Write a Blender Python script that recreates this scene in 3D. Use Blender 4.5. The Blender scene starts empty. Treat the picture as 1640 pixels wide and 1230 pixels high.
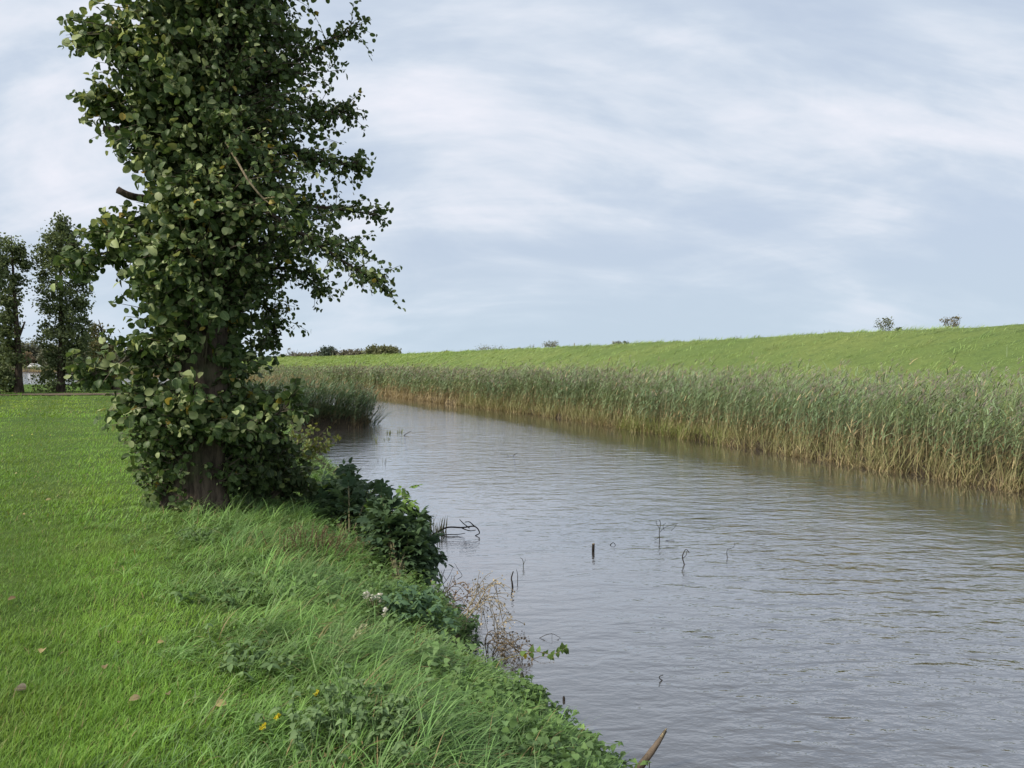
import bpy, math
import numpy as np
from math import radians, sin, cos, pi

# ------------------------------------------------------------------ camera, sky, sun
scene = bpy.context.scene
F = 1232.0                       # focal length in photograph pixels (1640 wide)
EYE = np.array([0.0, 0.0, 1.6])
PITCH = math.atan(35.0 / F)      # looking slightly down
cam_data = bpy.data.cameras.new("camera")
cam_data.sensor_fit = 'HORIZONTAL'
cam_data.sensor_width = 36.0
cam_data.lens = 36.0 * F / 1640.0
cam_data.clip_start = 0.05
cam_data.clip_end = 20000.0
cam = bpy.data.objects.new("camera", cam_data)
scene.collection.objects.link(cam)
cam.location = EYE
cam.rotation_euler = (pi / 2 - PITCH, 0, 0)
scene.camera = cam

SUN_EL = radians(42)
SUN_DIR = np.array([-0.80, -0.42, 0.0])          # horizontal direction towards the sun
SUN_DIR /= np.linalg.norm(SUN_DIR)
SUN_VEC = np.array([SUN_DIR[0] * cos(SUN_EL), SUN_DIR[1] * cos(SUN_EL), sin(SUN_EL)])
sun_data = bpy.data.lights.new("sun", 'SUN')
sun_data.energy = 3.0
sun_data.angle = radians(7)
sun_data.color = (1.0, 0.93, 0.80)
sun = bpy.data.objects.new("sun", sun_data)
scene.collection.objects.link(sun)
from mathutils import Vector
sun.rotation_euler = Vector(-SUN_VEC).to_track_quat('-Z', 'Y').to_euler()

scene.view_settings.view_transform = 'Standard'
scene.view_settings.look = 'None'
scene.view_settings.exposure = 0.55
scene.view_settings.gamma = 1.0
scene.view_settings.use_curve_mapping = False
try:
    scene.cycles.use_denoising = True
    scene.cycles.max_bounces = 6
    scene.cycles.diffuse_bounces = 3
    scene.cycles.glossy_bounces = 2
    scene.cycles.transmission_bounces = 3
    scene.cycles.transparent_max_bounces = 4
    scene.cycles.caustics_reflective = False
    scene.cycles.caustics_refractive = False
except Exception:
    pass


class NT:
    """small helper round a node tree"""
    def __init__(self, tree):
        self.t = tree

    def n(self, kind, **kw):
        nd = self.t.nodes.new(kind)
        for k, v in kw.items():
            setattr(nd, k, v)
        return nd

    def link(self, a, b):
        self.t.links.new(a, b)

    def put(self, sock, v):
        if hasattr(v, 'is_output') or isinstance(v, bpy.types.NodeSocket):
            self.t.links.new(v, sock)
        else:
            sock.default_value = v

    def math(self, op, a, b=None, c=None, clamp=False):
        nd = self.n('ShaderNodeMath', operation=op, use_clamp=clamp)
        self.put(nd.inputs[0], a)
        if b is not None:
            self.put(nd.inputs[1], b)
        if c is not None:
            self.put(nd.inputs[2], c)
        return nd.outputs[0]

    def mix(self, f, a, b, blend='MIX'):
        nd = self.n('ShaderNodeMix', data_type='RGBA', blend_type=blend)
        self.put(nd.inputs[0], f)
        self.put(nd.inputs[6], a)
        self.put(nd.inputs[7], b)
        return nd.outputs[2]

    def noise(self, vec, scale, detail=4.0, rough=0.55, dist=0.0):
        nd = self.n('ShaderNodeTexNoise')
        if vec is not None:
            self.link(vec, nd.inputs['Vector'])
        nd.inputs['Scale'].default_value = scale
        nd.inputs['Detail'].default_value = detail
        nd.inputs['Roughness'].default_value = rough
        nd.inputs['Distortion'].default_value = dist
        return nd.outputs['Fac']

    def mapping(self, vec, loc=(0, 0, 0), rot=(0, 0, 0), scale=(1, 1, 1)):
        nd = self.n('ShaderNodeMapping')
        self.link(vec, nd.inputs['Vector'])
        nd.inputs['Location'].default_value = loc
        nd.inputs['Rotation'].default_value = rot
        nd.inputs['Scale'].default_value = scale
        return nd.outputs[0]

    def smooth(self, v, lo, hi):
        nd = self.n('ShaderNodeMapRange', interpolation_type='SMOOTHSTEP')
        self.put(nd.inputs[0], v)
        nd.inputs[1].default_value = lo
        nd.inputs[2].default_value = hi
        return nd.outputs[0]


def make_world():
    w = bpy.data.worlds.new("World")
    scene.world = w
    w.use_nodes = True
    t = NT(w.node_tree)
    w.node_tree.nodes.clear()
    out = t.n('ShaderNodeOutputWorld')
    bg = t.n('ShaderNodeBackground')
    STR = 0.1
    bg.inputs['Strength'].default_value = STR
    sky = t.n('ShaderNodeTexSky', sky_type='NISHITA')
    sky.sun_disc = False
    sky.sun_elevation = SUN_EL
    sky.sun_rotation = math.atan2(SUN_DIR[0], SUN_DIR[1])
    sky.air_density = 1.0
    sky.dust_density = 2.0
    sky.ozone_density = 1.5
    tc = t.n('ShaderNodeTexCoord')
    sep = t.n('ShaderNodeSeparateXYZ')
    t.link(tc.outputs['Generated'], sep.inputs[0])
    zc = t.math('MAXIMUM', sep.outputs[2], 0.0)
    zz = t.math('ADD', zc, 0.60)
    comb = t.n('ShaderNodeCombineXYZ')
    t.link(t.math('DIVIDE', sep.outputs[0], zz), comb.inputs[0])
    t.link(t.math('DIVIDE', sep.outputs[1], zz), comb.inputs[1])
    P = comb.outputs[0]
    # broad soft sheets
    m1 = t.mapping(P, loc=(3.1, 1.7, 0), rot=(0, 0, radians(22)), scale=(1.7, 2.9, 1))
    n1 = t.noise(m1, 1.0, 6, 0.56, 0.7)
    # wind-drawn streaks, two directions
    m2 = t.mapping(P, loc=(0.4, 5.2, 0), rot=(0, 0, radians(33)), scale=(1.9, 6.6, 1))
    n2 = t.noise(m2, 1.0, 6, 0.52, 0.8)
    m3 = t.mapping(P, loc=(8.0, 2.0, 0), rot=(0, 0, radians(-20)), scale=(3.0, 9.5, 1))
    n3 = t.noise(m3, 1.0, 6, 0.58, 0.7)
    # rippled mackerel patches
    m4 = t.mapping(P, loc=(1.0, 4.0, 0), rot=(0, 0, radians(38)), scale=(6.0, 17.0, 1))
    n4 = t.noise(m4, 1.0, 4, 0.55, 0.9)
    s = t.math('MULTIPLY_ADD', n1, 0.51, t.math('MULTIPLY_ADD', n2, 0.24, t.math('MULTIPLY_ADD', n3, 0.18, t.math('MULTIPLY', n4, 0.07))))
    # the veil is thicker and brighter towards the sun side
    dp = t.n('ShaderNodeVectorMath', operation='DOT_PRODUCT')
    t.link(tc.outputs['Generated'], dp.inputs[0])
    dp.inputs[1].default_value = tuple(SUN_VEC)
    s = t.math('MULTIPLY_ADD', dp.outputs['Value'], 0.10, t.math('ADD', s, -0.012))
    veil = t.smooth(s, 0.38, 0.52)
    bright = t.smooth(s, 0.45, 0.61)
    # a thin veil everywhere over the blue, lavender-white where it thickens
    k = 1.0 / STR
    thin = t.mix(0.90, sky.outputs[0], (0.385 * k, 0.445 * k, 0.540 * k, 1))
    thick = (0.610 * k, 0.615 * k, 0.670 * k, 1)
    c = t.mix(veil, thin, (0.455 * k, 0.510 * k, 0.585 * k, 1))
    c = t.mix(bright, c, thick)
    # towards the horizon the air takes over
    hz = t.smooth(sep.outputs[2], 0.17, -0.01)
    c = t.mix(t.math('MULTIPLY', hz, 0.72), c, (0.385 * k, 0.475 * k, 0.555 * k, 1))
    t.link(c, bg.inputs['Color'])
    t.link(bg.outputs[0], out.inputs['Surface'])


make_world()

# ------------------------------------------------------------------ helpers
rng = np.random.default_rng(7)
Z = np.array([0.0, 0.0, 1.0])
cp, sp = cos(PITCH), sin(PITCH)


def ray(px, py):
    a = (px - 820.0) / F
    b = (615.0 - py) / F
    return np.array([a, cp + b * sp, -sp + b * cp])


def on_plane(px, py, z):
    d = ray(px, py)
    return EYE + d * ((z - EYE[2]) / d[2])


def at_depth(px, py, depth):
    d = ray(px, py)
    return EYE + d * (depth / d[1])


def unit(v):
    v = np.asarray(v, float)
    return v / np.maximum(np.linalg.norm(v, axis=-1, keepdims=True), 1e-9)


def U(a, b, n=None):
    return rng.uniform(a, b, n)


def wob(x, y, s=1.0, seed=0.0):
    """cheap smooth pseudo-noise, about -1..1"""
    x = np.asarray(x) * s
    y = np.asarray(y) * s
    return (np.sin(x * 1.7 + y * 0.9 + seed) + np.sin(-x * 1.1 + y * 2.3 + 1.3 + seed * 2) +
            np.sin(x * 3.1 + y * 2.7 + 4.1 - seed) * 0.6 + np.sin(-x * 4.3 + y * 3.7 + 2.2 + seed) * 0.45) / 2.6


class Geo:
    def __init__(self):
        self.V, self.Q, self.T, self.C, self.L = [], [], [], [], []
        self.n = 0

    def add(self, v, q=None, t=None, c=(0.5, 0.5, 0.5), l=None):
        v = np.asarray(v, float).reshape(-1, 3)
        self.V.append(v)
        if q is not None and len(q):
            self.Q.append(np.asarray(q, int).reshape(-1, 4) + self.n)
        if t is not None and len(t):
            self.T.append(np.asarray(t, int).reshape(-1, 3) + self.n)
        c = np.asarray(c, float)
        if c.ndim == 1:
            c = np.broadcast_to(c, (len(v), 3))
        self.C.append(c.reshape(-1, 3))
        self.L.append(np.zeros((len(v), 3)) if l is None else np.asarray(l, float).reshape(-1, 3))
        self.n += len(v)

    def build(self, name, mat, parent=None, smooth=True, origin=None):
        V = np.concatenate(self.V) if self.V else np.zeros((0, 3))
        Q = np.concatenate(self.Q) if self.Q else np.zeros((0, 4), int)
        T = np.concatenate(self.T) if self.T else np.zeros((0, 3), int)
        C = np.concatenate(self.C)
        L = np.concatenate(self.L)
        if origin is not None:
            V = V - np.asarray(origin, float)
        me = bpy.data.meshes.new(name)
        me.vertices.add(len(V))
        me.vertices.foreach_set('co', V.astype(np.float32).ravel())
        loops = np.concatenate([Q.ravel(), T.ravel()]).astype(np.int32)
        starts = np.concatenate([np.arange(len(Q)) * 4, len(Q) * 4 + np.arange(len(T)) * 3]).astype(np.int32)
        me.loops.add(len(loops))
        me.loops.foreach_set('vertex_index', loops)
        me.polygons.add(len(starts))
        me.polygons.foreach_set('loop_start', starts)
        me.update(calc_edges=True)
        if smooth:
            me.polygons.foreach_set('use_smooth', np.ones(len(starts), bool))
        a = me.attributes.new('Col', 'FLOAT_COLOR', 'POINT')
        a.data.foreach_set('color', np.c_[C, np.ones(len(C))].astype(np.float32).ravel())
        a = me.attributes.new('leafpos', 'FLOAT_VECTOR', 'POINT')
        a.data.foreach_set('vector', L.astype(np.float32).ravel())
        me.materials.append(mat)
        o = bpy.data.objects.new(name, me)
        scene.collection.objects.link(o)
        if parent is not None:
            o.parent = parent
        elif origin is not None:
            o.location = origin
        return o


def tag(o, label=None, cat=None, group=None, kind=None):
    if label:
        o['label'] = label
    if cat:
        o['category'] = cat
    if group:
        o['group'] = group
    if kind:
        o['kind'] = kind
    return o


def thing(name, loc, label, cat, group=None):
    o = bpy.data.objects.new(name, None)
    o.empty_display_size = 0.2
    scene.collection.objects.link(o)
    o.location = loc
    return tag(o, label, cat, group)


def strips(g, P, H, length, width, el, bend, seg, c0, c1, taper=0.75):
    """n curved tapering blades: P roots, H horizontal headings, el start elevation, bend total droop"""
    n = len(P)
    P = np.asarray(P, float)
    length = np.broadcast_to(length, n)
    width = np.broadcast_to(width, n)
    el = np.broadcast_to(el, n)
    bend = np.broadcast_to(bend, n)
    S = np.cross(H, Z)
    tw = U(-0.7, 0.7, n)[:, None]
    S = unit(S * np.cos(tw) + H * np.sin(tw))
    pts = np.zeros((n, 2 * seg + 1, 3))
    cols = np.zeros((n, 2 * seg + 1, 3))
    cur = P.copy()
    c0 = np.broadcast_to(np.asarray(c0, float), (n, 3))
    c1 = np.broadcast_to(np.asarray(c1, float), (n, 3))
    for k in range(seg + 1):
        f = k / seg
        if k < seg:
            w = (width * (1 - taper * f ** 1.5) * 0.5)[:, None]
            pts[:, 2 * k] = cur - S * w
            pts[:, 2 * k + 1] = cur + S * w
            cols[:, 2 * k] = cols[:, 2 * k + 1] = c0 * (1 - f) + c1 * f
        else:
            pts[:, 2 * k] = cur
            cols[:, 2 * k] = c1
        e = el - bend * (f + 0.5 / seg)
        st = (length / seg)[:, None]
        cur = cur + st * (np.cos(e)[:, None] * H + np.sin(e)[:, None] * Z)
    m = 2 * seg + 1
    off = (np.arange(n) * m)[:, None, None]
    q = np.array([[2 * k, 2 * k + 1, 2 * k + 3, 2 * k + 2] for k in range(seg - 1)], int).reshape(-1, 4)
    t = np.array([[2 * seg - 2, 2 * seg - 1, 2 * seg]])
    g.add(pts, (q[None] + off) if len(q) else None, t[None] + off, cols)


def leaf_template(rows, tip=1.0):
    """rows: (y, halfwidth) between base and tip"""
    v = [(0, 0)]
    for y, w in rows:
        v += [(-w, y), (0, y), (w, y)]
    v.append((0, tip))
    v = np.array(v, float)
    q, t = [], [(0, 2, 1), (0, 3, 2)]
    k = len(rows)
    for i in range(k - 1):
        a = 1 + 3 * i
        q += [(a, a + 1, a + 4, a + 3), (a + 1, a + 2, a + 5, a + 4)]
    a = 1 + 3 * (k - 1)
    e = 1 + 3 * k
    t += [(a, a + 1, e), (a + 1, a + 2, e)]
    return v, np.array(q, int).reshape(-1, 4), np.array(t, int)


ROUND_LEAF = leaf_template([(0.10, 0.24), (0.32, 0.46), (0.62, 0.48), (0.88, 0.30)])
OVAL_LEAF = leaf_template([(0.2, 0.30), (0.55, 0.36), (0.85, 0.16)])
SIMPLE_LEAF = leaf_template([(0.45, 0.40)])
NETTLE_LEAF = leaf_template([(0.08, 0.26), (0.22, 0.38), (0.50, 0.30), (0.80, 0.12)])
LANCE_LEAF = leaf_template([(0.25, 0.16), (0.6, 0.15)])


def leaves(g, P, A, N, size, col, tmpl=ROUND_LEAF, wr=1.0, fold=0.25, curl=0.25):
    n = len(P)
    tv, tq, tt = tmpl
    A = unit(A)
    S = unit(np.cross(A, N))
    N = np.cross(S, A)
    size = np.broadcast_to(size, n)[:, None, None]
    fold = np.broadcast_to(fold, n)[:, None]
    curl = np.broadcast_to(curl, n)[:, None]
    x = tv[None, :, 0] * wr
    y = tv[None, :, 1]
    z = fold * np.abs(x) - curl * y ** 2 + 0.04 * np.sin(y * 9 + x * 6)
    y2 = y * np.ones_like(z)
    x2 = x * np.ones_like(z)
    v = P[:, None] + size * (x2[..., None] * S[:, None] + y2[..., None] * A[:, None] + z[..., None] * N[:, None])
    m = len(tv)
    off = (np.arange(n) * m)[:, None, None]
    lp = np.broadcast_to(np.c_[tv, np.ones(m)][None], (n, m, 3)).copy()
    c = np.repeat(np.broadcast_to(col, (n, 3))[:, None], m, 1)
    g.add(v, (tq[None] + off) if len(tq) else None, tt[None] + off, c, lp)


def tube(g, pts, rad, sides=6, col=(0.2, 0.17, 0.14), rough=0.0, cap=True):
    pts = np.asarray(pts, float)
    n = len(pts)
    rad = np.broadcast_to(rad, n).astype(float)
    tan = unit(np.gradient(pts, axis=0))
    ref = np.array([1.0, 0, 0]) if abs(tan[0][0]) < 0.8 else np.array([0, 1.0, 0])
    a = unit(ref - tan * (tan @ ref)[:, None])
    b = np.cross(tan, a)
    th = np.arange(sides) * 2 * pi / sides
    r = rad[:, None] * (1 + rough * rng.normal(size=(n, sides)))
    v = pts[:, None] + r[..., None] * (np.cos(th)[None, :, None] * a[:, None] + np.sin(th)[None, :, None] * b[:, None])
    i, j = np.meshgrid(np.arange(n - 1), np.arange(sides), indexing='ij')
    jn = (j + 1) % sides
    q = np.stack([i * sides + j, i * sides + jn, (i + 1) * sides + jn, (i + 1) * sides + j], -1).reshape(-1, 4)
    v = v.reshape(-1, 3)
    t = None
    if cap:
        v = np.vstack([v, pts[-1] + tan[-1] * rad[-1] * 0.3])
        e = n * sides
        t = [((n - 1) * sides + k, (n - 1) * sides + (k + 1) % sides, e) for k in range(sides)]
    g.add(v, q, t, col)


def spline(pts, n):
    """Catmull-Rom through pts"""
    p = np.asarray(pts, float)
    p = np.vstack([2 * p[0] - p[1], p, 2 * p[-1] - p[-2]])
    k = len(p) - 3
    out = []
    for s in np.linspace(0, k - 1e-6, n):
        i = int(s)
        t = s - i
        a, b, c, d = p[i:i + 4]
        out.append(0.5 * (2 * b + (c - a) * t + (2 * a - 5 * b + 4 * c - d) * t * t + (3 * b - a - 3 * c + d) * t ** 3))
    return np.array(out)


# ------------------------------------------------------------------ materials
def base_mat(name):
    m = bpy.data.materials.new(name)
    m.use_nodes = True
    t = NT(m.node_tree)
    m.node_tree.nodes.clear()
    out = t.n('ShaderNodeOutputMaterial')
    return m, t, out


def foliage_mat(name, trans=0.3, rough=0.5, spec=0.3, veins=False, vary=0.25):
    m, t, out = base_mat(name)
    at = t.n('ShaderNodeAttribute', attribute_name='Col')
    geo = t.n('ShaderNodeNewGeometry')
    n = t.noise(geo.outputs['Position'], 9.0, 2)
    v = t.math('MULTIPLY_ADD', n, vary * 2, 1.0 - vary)
    col = t.mix(1.0, at.outputs['Color'], v, 'MULTIPLY')
    if veins:
        lp = t.n('ShaderNodeAttribute', attribute_name='leafpos')
        s = t.n('ShaderNodeSeparateXYZ')
        t.link(lp.outputs['Vector'], s.inputs[0])
        ax = t.math('ABSOLUTE', s.outputs[0])
        ph = t.math('MULTIPLY', t.math('MULTIPLY_ADD', ax, -0.9, s.outputs[1]), 7.0)
        fr = t.math('ABSOLUTE', t.math('SUBTRACT', t.math('FRACT', ph), 0.5))
        side = t.smooth(fr, 0.14, 0.03)
        mid = t.smooth(ax, 0.035, 0.012)
        vein = t.math('MAXIMUM', t.math('MULTIPLY', side, 0.45), mid)
        col = t.mix(t.math('MULTIPLY', vein, 0.45), col, (0.30, 0.34, 0.13, 1))
    bs = t.n('ShaderNodeBsdfPrincipled')
    t.link(col, bs.inputs['Base Color'])
    bs.inputs['Roughness'].default_value = rough
    bs.inputs['Specular IOR Level'].default_value = spec
    tr = t.n('ShaderNodeBsdfTranslucent')
    t.link(t.mix(1.0, col, (1.15, 1.1, 0.7, 1), 'MULTIPLY'), tr.inputs['Color'])
    mx = t.n('ShaderNodeMixShader')
    mx.inputs[0].default_value = trans
    t.link(bs.outputs[0], mx.inputs[1])
    t.link(tr.outputs[0], mx.inputs[2])
    t.link(mx.outputs[0], out.inputs['Surface'])
    return m


def bark_mat(name, dark, light, scale=14.0):
    m, t, out = base_mat(name)
    geo = t.n('ShaderNodeNewGeometry')
    mp = t.mapping(geo.outputs['Position'], scale=(1, 1, 0.22))
    n = t.noise(mp, scale, 6, 0.65, 0.4)
    n2 = t.noise(geo.outputs['Position'], 3.0, 3)
    at = t.n('ShaderNodeAttribute', attribute_name='Col')
    c = t.mix(t.smooth(n, 0.35, 0.66), dark, light)
    c = t.mix(t.math('MULTIPLY', t.smooth(n2, 0.5, 0.7), 0.35), c, (0.10, 0.13, 0.06, 1))
    c = t.mix(0.5, c, t.mix(1.0, c, t.mix(1.0, at.outputs['Color'], (4, 4, 4, 1), 'MULTIPLY'), 'MULTIPLY'))
    bs = t.n('ShaderNodeBsdfPrincipled')
    t.link(c, bs.inputs['Base Color'])
    bs.inputs['Roughness'].default_value = 0.9
    bs.inputs['Specular IOR Level'].default_value = 0.15
    bp = t.n('ShaderNodeBump')
    bp.inputs['Strength'].default_value = 0.9
    bp.inputs['Distance'].default_value = 0.02
    t.link(n, bp.inputs['Height'])
    t.link(bp.outputs[0], bs.inputs['Normal'])
    t.link(bs.outputs[0], out.inputs['Surface'])
    return m


def ground_mat(name, ca, cb, cc, s1=0.35, s2=6.0, bump=0.05, warp=(1, 1, 1), wet=False):
    """turf / soil seen between the blades"""
    m, t, out = base_mat(name)
    geo = t.n('ShaderNodeNewGeometry')
    p = t.mapping(geo.outputs['Position'], scale=warp)
    n1 = t.noise(p, s1, 4, 0.6)
    n2 = t.noise(p, s2, 6, 0.7)
    n3 = t.noise(p, s2 * 7, 3, 0.7)
    c = t.mix(t.smooth(n1, 0.36, 0.64), ca, cb)
    c = t.mix(t.math('MULTIPLY', t.smooth(n2, 0.48, 0.68), 0.7), c, cc)
    if wet:      # bare mud between the plants low on the river bank
        sx = t.n('ShaderNodeSeparateXYZ')
        t.link(geo.outputs['Position'], sx.inputs[0])
        c = t.mix(t.smooth(t.math('MULTIPLY_ADD', n2, 0.25, sx.outputs[2]), 0.02, -0.25), c, (0.05, 0.042, 0.028, 1))
    c = t.mix(1.0, c, t.math('MULTIPLY_ADD', n3, 0.7, 0.65), 'MULTIPLY')
    bs = t.n('ShaderNodeBsdfPrincipled')
    t.link(c, bs.inputs['Base Color'])
    bs.inputs['Roughness'].default_value = 0.95
    bs.inputs['Specular IOR Level'].default_value = 0.1
    bp = t.n('ShaderNodeBump')
    bp.inputs['Strength'].default_value = 0.8
    bp.inputs['Distance'].default_value = bump
    t.link(t.math('ADD', n2, t.math('MULTIPLY', n3, 0.4)), bp.inputs['Height'])
    t.link(bp.outputs[0], bs.inputs['Normal'])
    t.link(bs.outputs[0], out.inputs['Surface'])
    return m


def plain_mat(name, col, rough=0.6, metal=0.0, vary=0.2, scale=20):
    m, t, out = base_mat(name)
    geo = t.n('ShaderNodeNewGeometry')
    n = t.noise(geo.outputs['Position'], scale, 4)
    c = t.mix(1.0, (*col, 1), t.math('MULTIPLY_ADD', n, vary * 2, 1 - vary), 'MULTIPLY')
    bs = t.n('ShaderNodeBsdfPrincipled')
    t.link(c, bs.inputs['Base Color'])
    bs.inputs['Roughness'].default_value = rough
    bs.inputs['Metallic'].default_value = metal
    t.link(bs.outputs[0], out.inputs['Surface'])
    return m


def water_mat():
    m, t, out = base_mat('river_water')
    geo = t.n('ShaderNodeNewGeometry')
    P = geo.outputs['Position']
    ang = radians(-20)
    a = t.mapping(P, rot=(0, 0, ang), scale=(1.7, 3.6, 1))
    h1 = t.noise(a, 1.0, 2, 0.5, 0.35)
    b = t.mapping(P, rot=(0, 0, ang * 0.4), scale=(6.2, 11.5, 1))
    h2 = t.noise(b, 1.0, 3, 0.55, 0.3)
    c = t.mapping(P, rot=(0, 0, ang * 1.6), scale=(10.0, 20.0, 1))
    h3 = t.noise(c, 1.0, 2, 0.5, 0.2)
    # wind patches; the water lies calmer in the lee of the reeds and of the near bank ("Col" holds the exposure to wind)
    wp = t.smooth(t.noise(t.mapping(P, scale=(0.25, 0.12, 1)), 1.0, 3), 0.35, 0.65)
    ex = t.n('ShaderNodeAttribute', attribute_name='Col')
    sx = t.n('ShaderNodeSeparateColor')
    t.link(ex.outputs['Color'], sx.inputs[0])
    amp = t.math('MULTIPLY', t.math('MULTIPLY_ADD', wp, 0.5, 0.75), sx.outputs[0])
    h = t.math('MULTIPLY_ADD', t.math('MULTIPLY', h1, amp), 0.038, t.math('MULTIPLY_ADD', t.math('MULTIPLY', h2, amp), 0.0145,
                                                  t.math('MULTIPLY', t.math('MULTIPLY', h3, amp), 0.0050)))
    bp = t.n('ShaderNodeBump')
    bp.inputs['Strength'].default_value = 1.0
    bp.inputs['Distance'].default_value = 1.0
    t.link(h, bp.inputs['Height'])
    # murky brown body under a reflecting surface
    lw = t.n('ShaderNodeLayerWeight')
    lw.inputs['Blend'].default_value = 0.5
    t.link(bp.outputs[0], lw.inputs['Normal'])
    fac = t.math('MULTIPLY_ADD', t.math('POWER', lw.outputs['Facing'], 1.95), 0.96, 0.02, clamp=True)
    df = t.n('ShaderNodeBsdfDiffuse')
    df.inputs['Color'].default_value = (0.048, 0.045, 0.042, 1)
    gl = t.n('ShaderNodeBsdfGlossy')
    gl.inputs['Color'].default_value = (0.97, 0.97, 0.98, 1)
    gl.inputs['Roughness'].default_value = 0.03
    t.link(bp.outputs[0], gl.inputs['Normal'])
    mx = t.n('ShaderNodeMixShader')
    t.link(fac, mx.inputs[0])
    t.link(df.outputs[0], mx.inputs[1])
    t.link(gl.outputs[0], mx.inputs[2])
    t.link(mx.outputs[0], out.inputs['Surface'])
    return m


M = {}
M['leaf'] = foliage_mat('alder_leaf', 0.28, 0.5, 0.25, veins=True)
M['foliage'] = foliage_mat('foliage', 0.28, 0.6, 0.15)
M['grass'] = foliage_mat('grass_blade', 0.35, 0.55, 0.25, vary=0.18)
M['reed'] = foliage_mat('reed_blade', 0.25, 0.6, 0.2, vary=0.2)
M['dead'] = foliage_mat('dead_stem', 0.05, 0.85, 0.1)
M['bark'] = bark_mat('alder_bark', (0.030, 0.024, 0.019, 1), (0.115, 0.090, 0.070, 1))
M['wetwood'] = bark_mat('wet_wood', (0.018, 0.015, 0.013, 1), (0.06, 0.05, 0.042, 1), 30)
M['palewood'] = bark_mat('weathered_wood', (0.10, 0.085, 0.06, 1), (0.30, 0.25, 0.17, 1), 40)
M['turf'] = ground_mat('turf', wet=True, ca= (0.060, 0.105, 0.024, 1), cb=(0.080, 0.125, 0.028, 1), cc=(0.045, 0.080, 0.020, 1))
M['dyke_turf'] = ground_mat('dyke_turf', (0.135, 0.195, 0.058, 1), (0.180, 0.230, 0.070, 1), (0.095, 0.145, 0.048, 1), 0.12, 1.6, 0.35, (1, 1, 1))
M['mud'] = ground_mat('mud', (0.045, 0.036, 0.026, 1), (0.06, 0.047, 0.033, 1), (0.03, 0.025, 0.02, 1))
M['soil'] = ground_mat('soil', (0.13, 0.10, 0.075, 1), (0.11, 0.085, 0.06, 1), (0.08, 0.065, 0.045, 1))
M['far_turf'] = ground_mat('far_turf', (0.15, 0.19, 0.05, 1), (0.19, 0.21, 0.06, 1), (0.11, 0.15, 0.04, 1), 0.02, 0.3)
M['water'] = water_mat()
M['white_paint'] = plain_mat('white_paint', (0.75, 0.76, 0.78), 0.3)
M['glass'] = plain_mat('dark_glass', (0.03, 0.035, 0.04), 0.08)
M['rubber'] = plain_mat('rubber', (0.02, 0.02, 0.02), 0.8)
M['petal_white'] = foliage_mat('white_fluff', 0.2, 0.8, 0.1)

# ------------------------------------------------------------------ the setting: land, water, dyke
WATER_Z = -0.7
LAND = np.array([(5.5, -14), (2.9, 0), (1.45, 2.2), (0.48, 4.3), (0.16, 4.97), (-0.24, 5.6), (-0.44, 6.9), (-0.94, 8.1),
                 (-1.12, 9.45), (-2.0, 12), (-4.05, 17.2), (-6.3, 23.6), (-6.9, 26.2), (-5.2, 27.4), (-5.4, 30), (-9, 36),
                 (-18, 53), (-26, 58), (-60, 55), (-160, 52), (-160, -14)], float)


def land_sd(x, y):
    """signed distance to the shoreline, positive on land"""
    x = np.asarray(x, float)
    y = np.asarray(y, float)
    d = np.full(x.shape, 1e9)
    ins = np.zeros(x.shape, bool)
    n = len(LAND)
    for i in range(n):
        ax, ay = LAND[i]
        bx, by = LAND[(i + 1) % n]
        ex, ey = bx - ax, by - ay
        t = np.clip(((x - ax) * ex + (y - ay) * ey) / (ex * ex + ey * ey), 0, 1)
        d = np.minimum(d, np.hypot(x - ax - t * ex, y - ay - t * ey))
        c = ((ay > y) != (by > y)) & (x < (bx - ax) * (y - ay) / (by - ay + 1e-12) + ax)
        ins ^= c
    return np.where(ins, d, -d)


def land_z(x, y):
    sd = land_sd(x, y) + 0.10 * wob(x, y, 2.2)
    z = np.interp(sd, [-4, -0.5, 0, 0.15, 0.5, 1.3, 2.4], [-1.9, -1.25, -0.78, -0.56, -0.34, -0.09, 0.0])
    return z + np.clip(sd, 0, 1) * (0.022 * wob(x, y, 0.9, 2) + 0.012 * wob(x, y, 3.1, 5))


LB = np.array([(0.6, 0.0), (-1.05, 3.0), (-1.5, 3.8), (-2.35, 5.3), (-3.3, 6.8), (-4.1, 8.2), (-5.2, 11), (-8.5, 18), (-16, 31), (-24, 45)], float)


def rough_grass(x, y):
    """>0 in the unmown strip between the lawn and the water (metres from the mowing line)"""
    xl = np.interp(y, LB[:, 1], LB[:, 0])
    return (x - xl) * 0.86 + 0.18 * wob(x, y, 1.6, 3)


def nonuni(parts):
    out = []
    for a, b, n in parts:
        out.append(np.linspace(a, b, n, endpoint=False))
    return np.append(np.concatenate(out), parts[-1][1])


def grid_geo(X, Y, fz, col=(0.5, 0.5, 0.5)):
    gx, gy = np.meshgrid(X, Y)
    z = fz(gx, gy)
    g = Geo()
    nx = len(X)
    i, j = np.meshgrid(np.arange(len(Y) - 1), np.arange(nx - 1), indexing='ij')
    q = np.stack([i * nx + j, i * nx + j + 1, (i + 1) * nx + j + 1, (i + 1) * nx + j], -1).reshape(-1, 4)
    g.add(np.stack([gx, gy, z], -1), q, None, col)
    return g


X = nonuni([(-170, -40, 40), (-40, -9, 50), (-9, 3, 130), (3, 9, 12)])
Y = nonuni([(-15, 1, 20), (1, 13, 130), (13, 62, 80)])
tag(grid_geo(X, Y, land_z).build('lawn', M['turf']), 'mown green lawn sloping into a rough grass bank beside the river', kind='structure')

g = Geo()
g.add([(-6000, -3000, -2.2), (6000, -3000, -2.2), (6000, 9000, -2.2), (-6000, 9000, -2.2)], [(0, 1, 2, 3)])
tag(g.build('ground', M['mud']), kind='structure')
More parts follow.
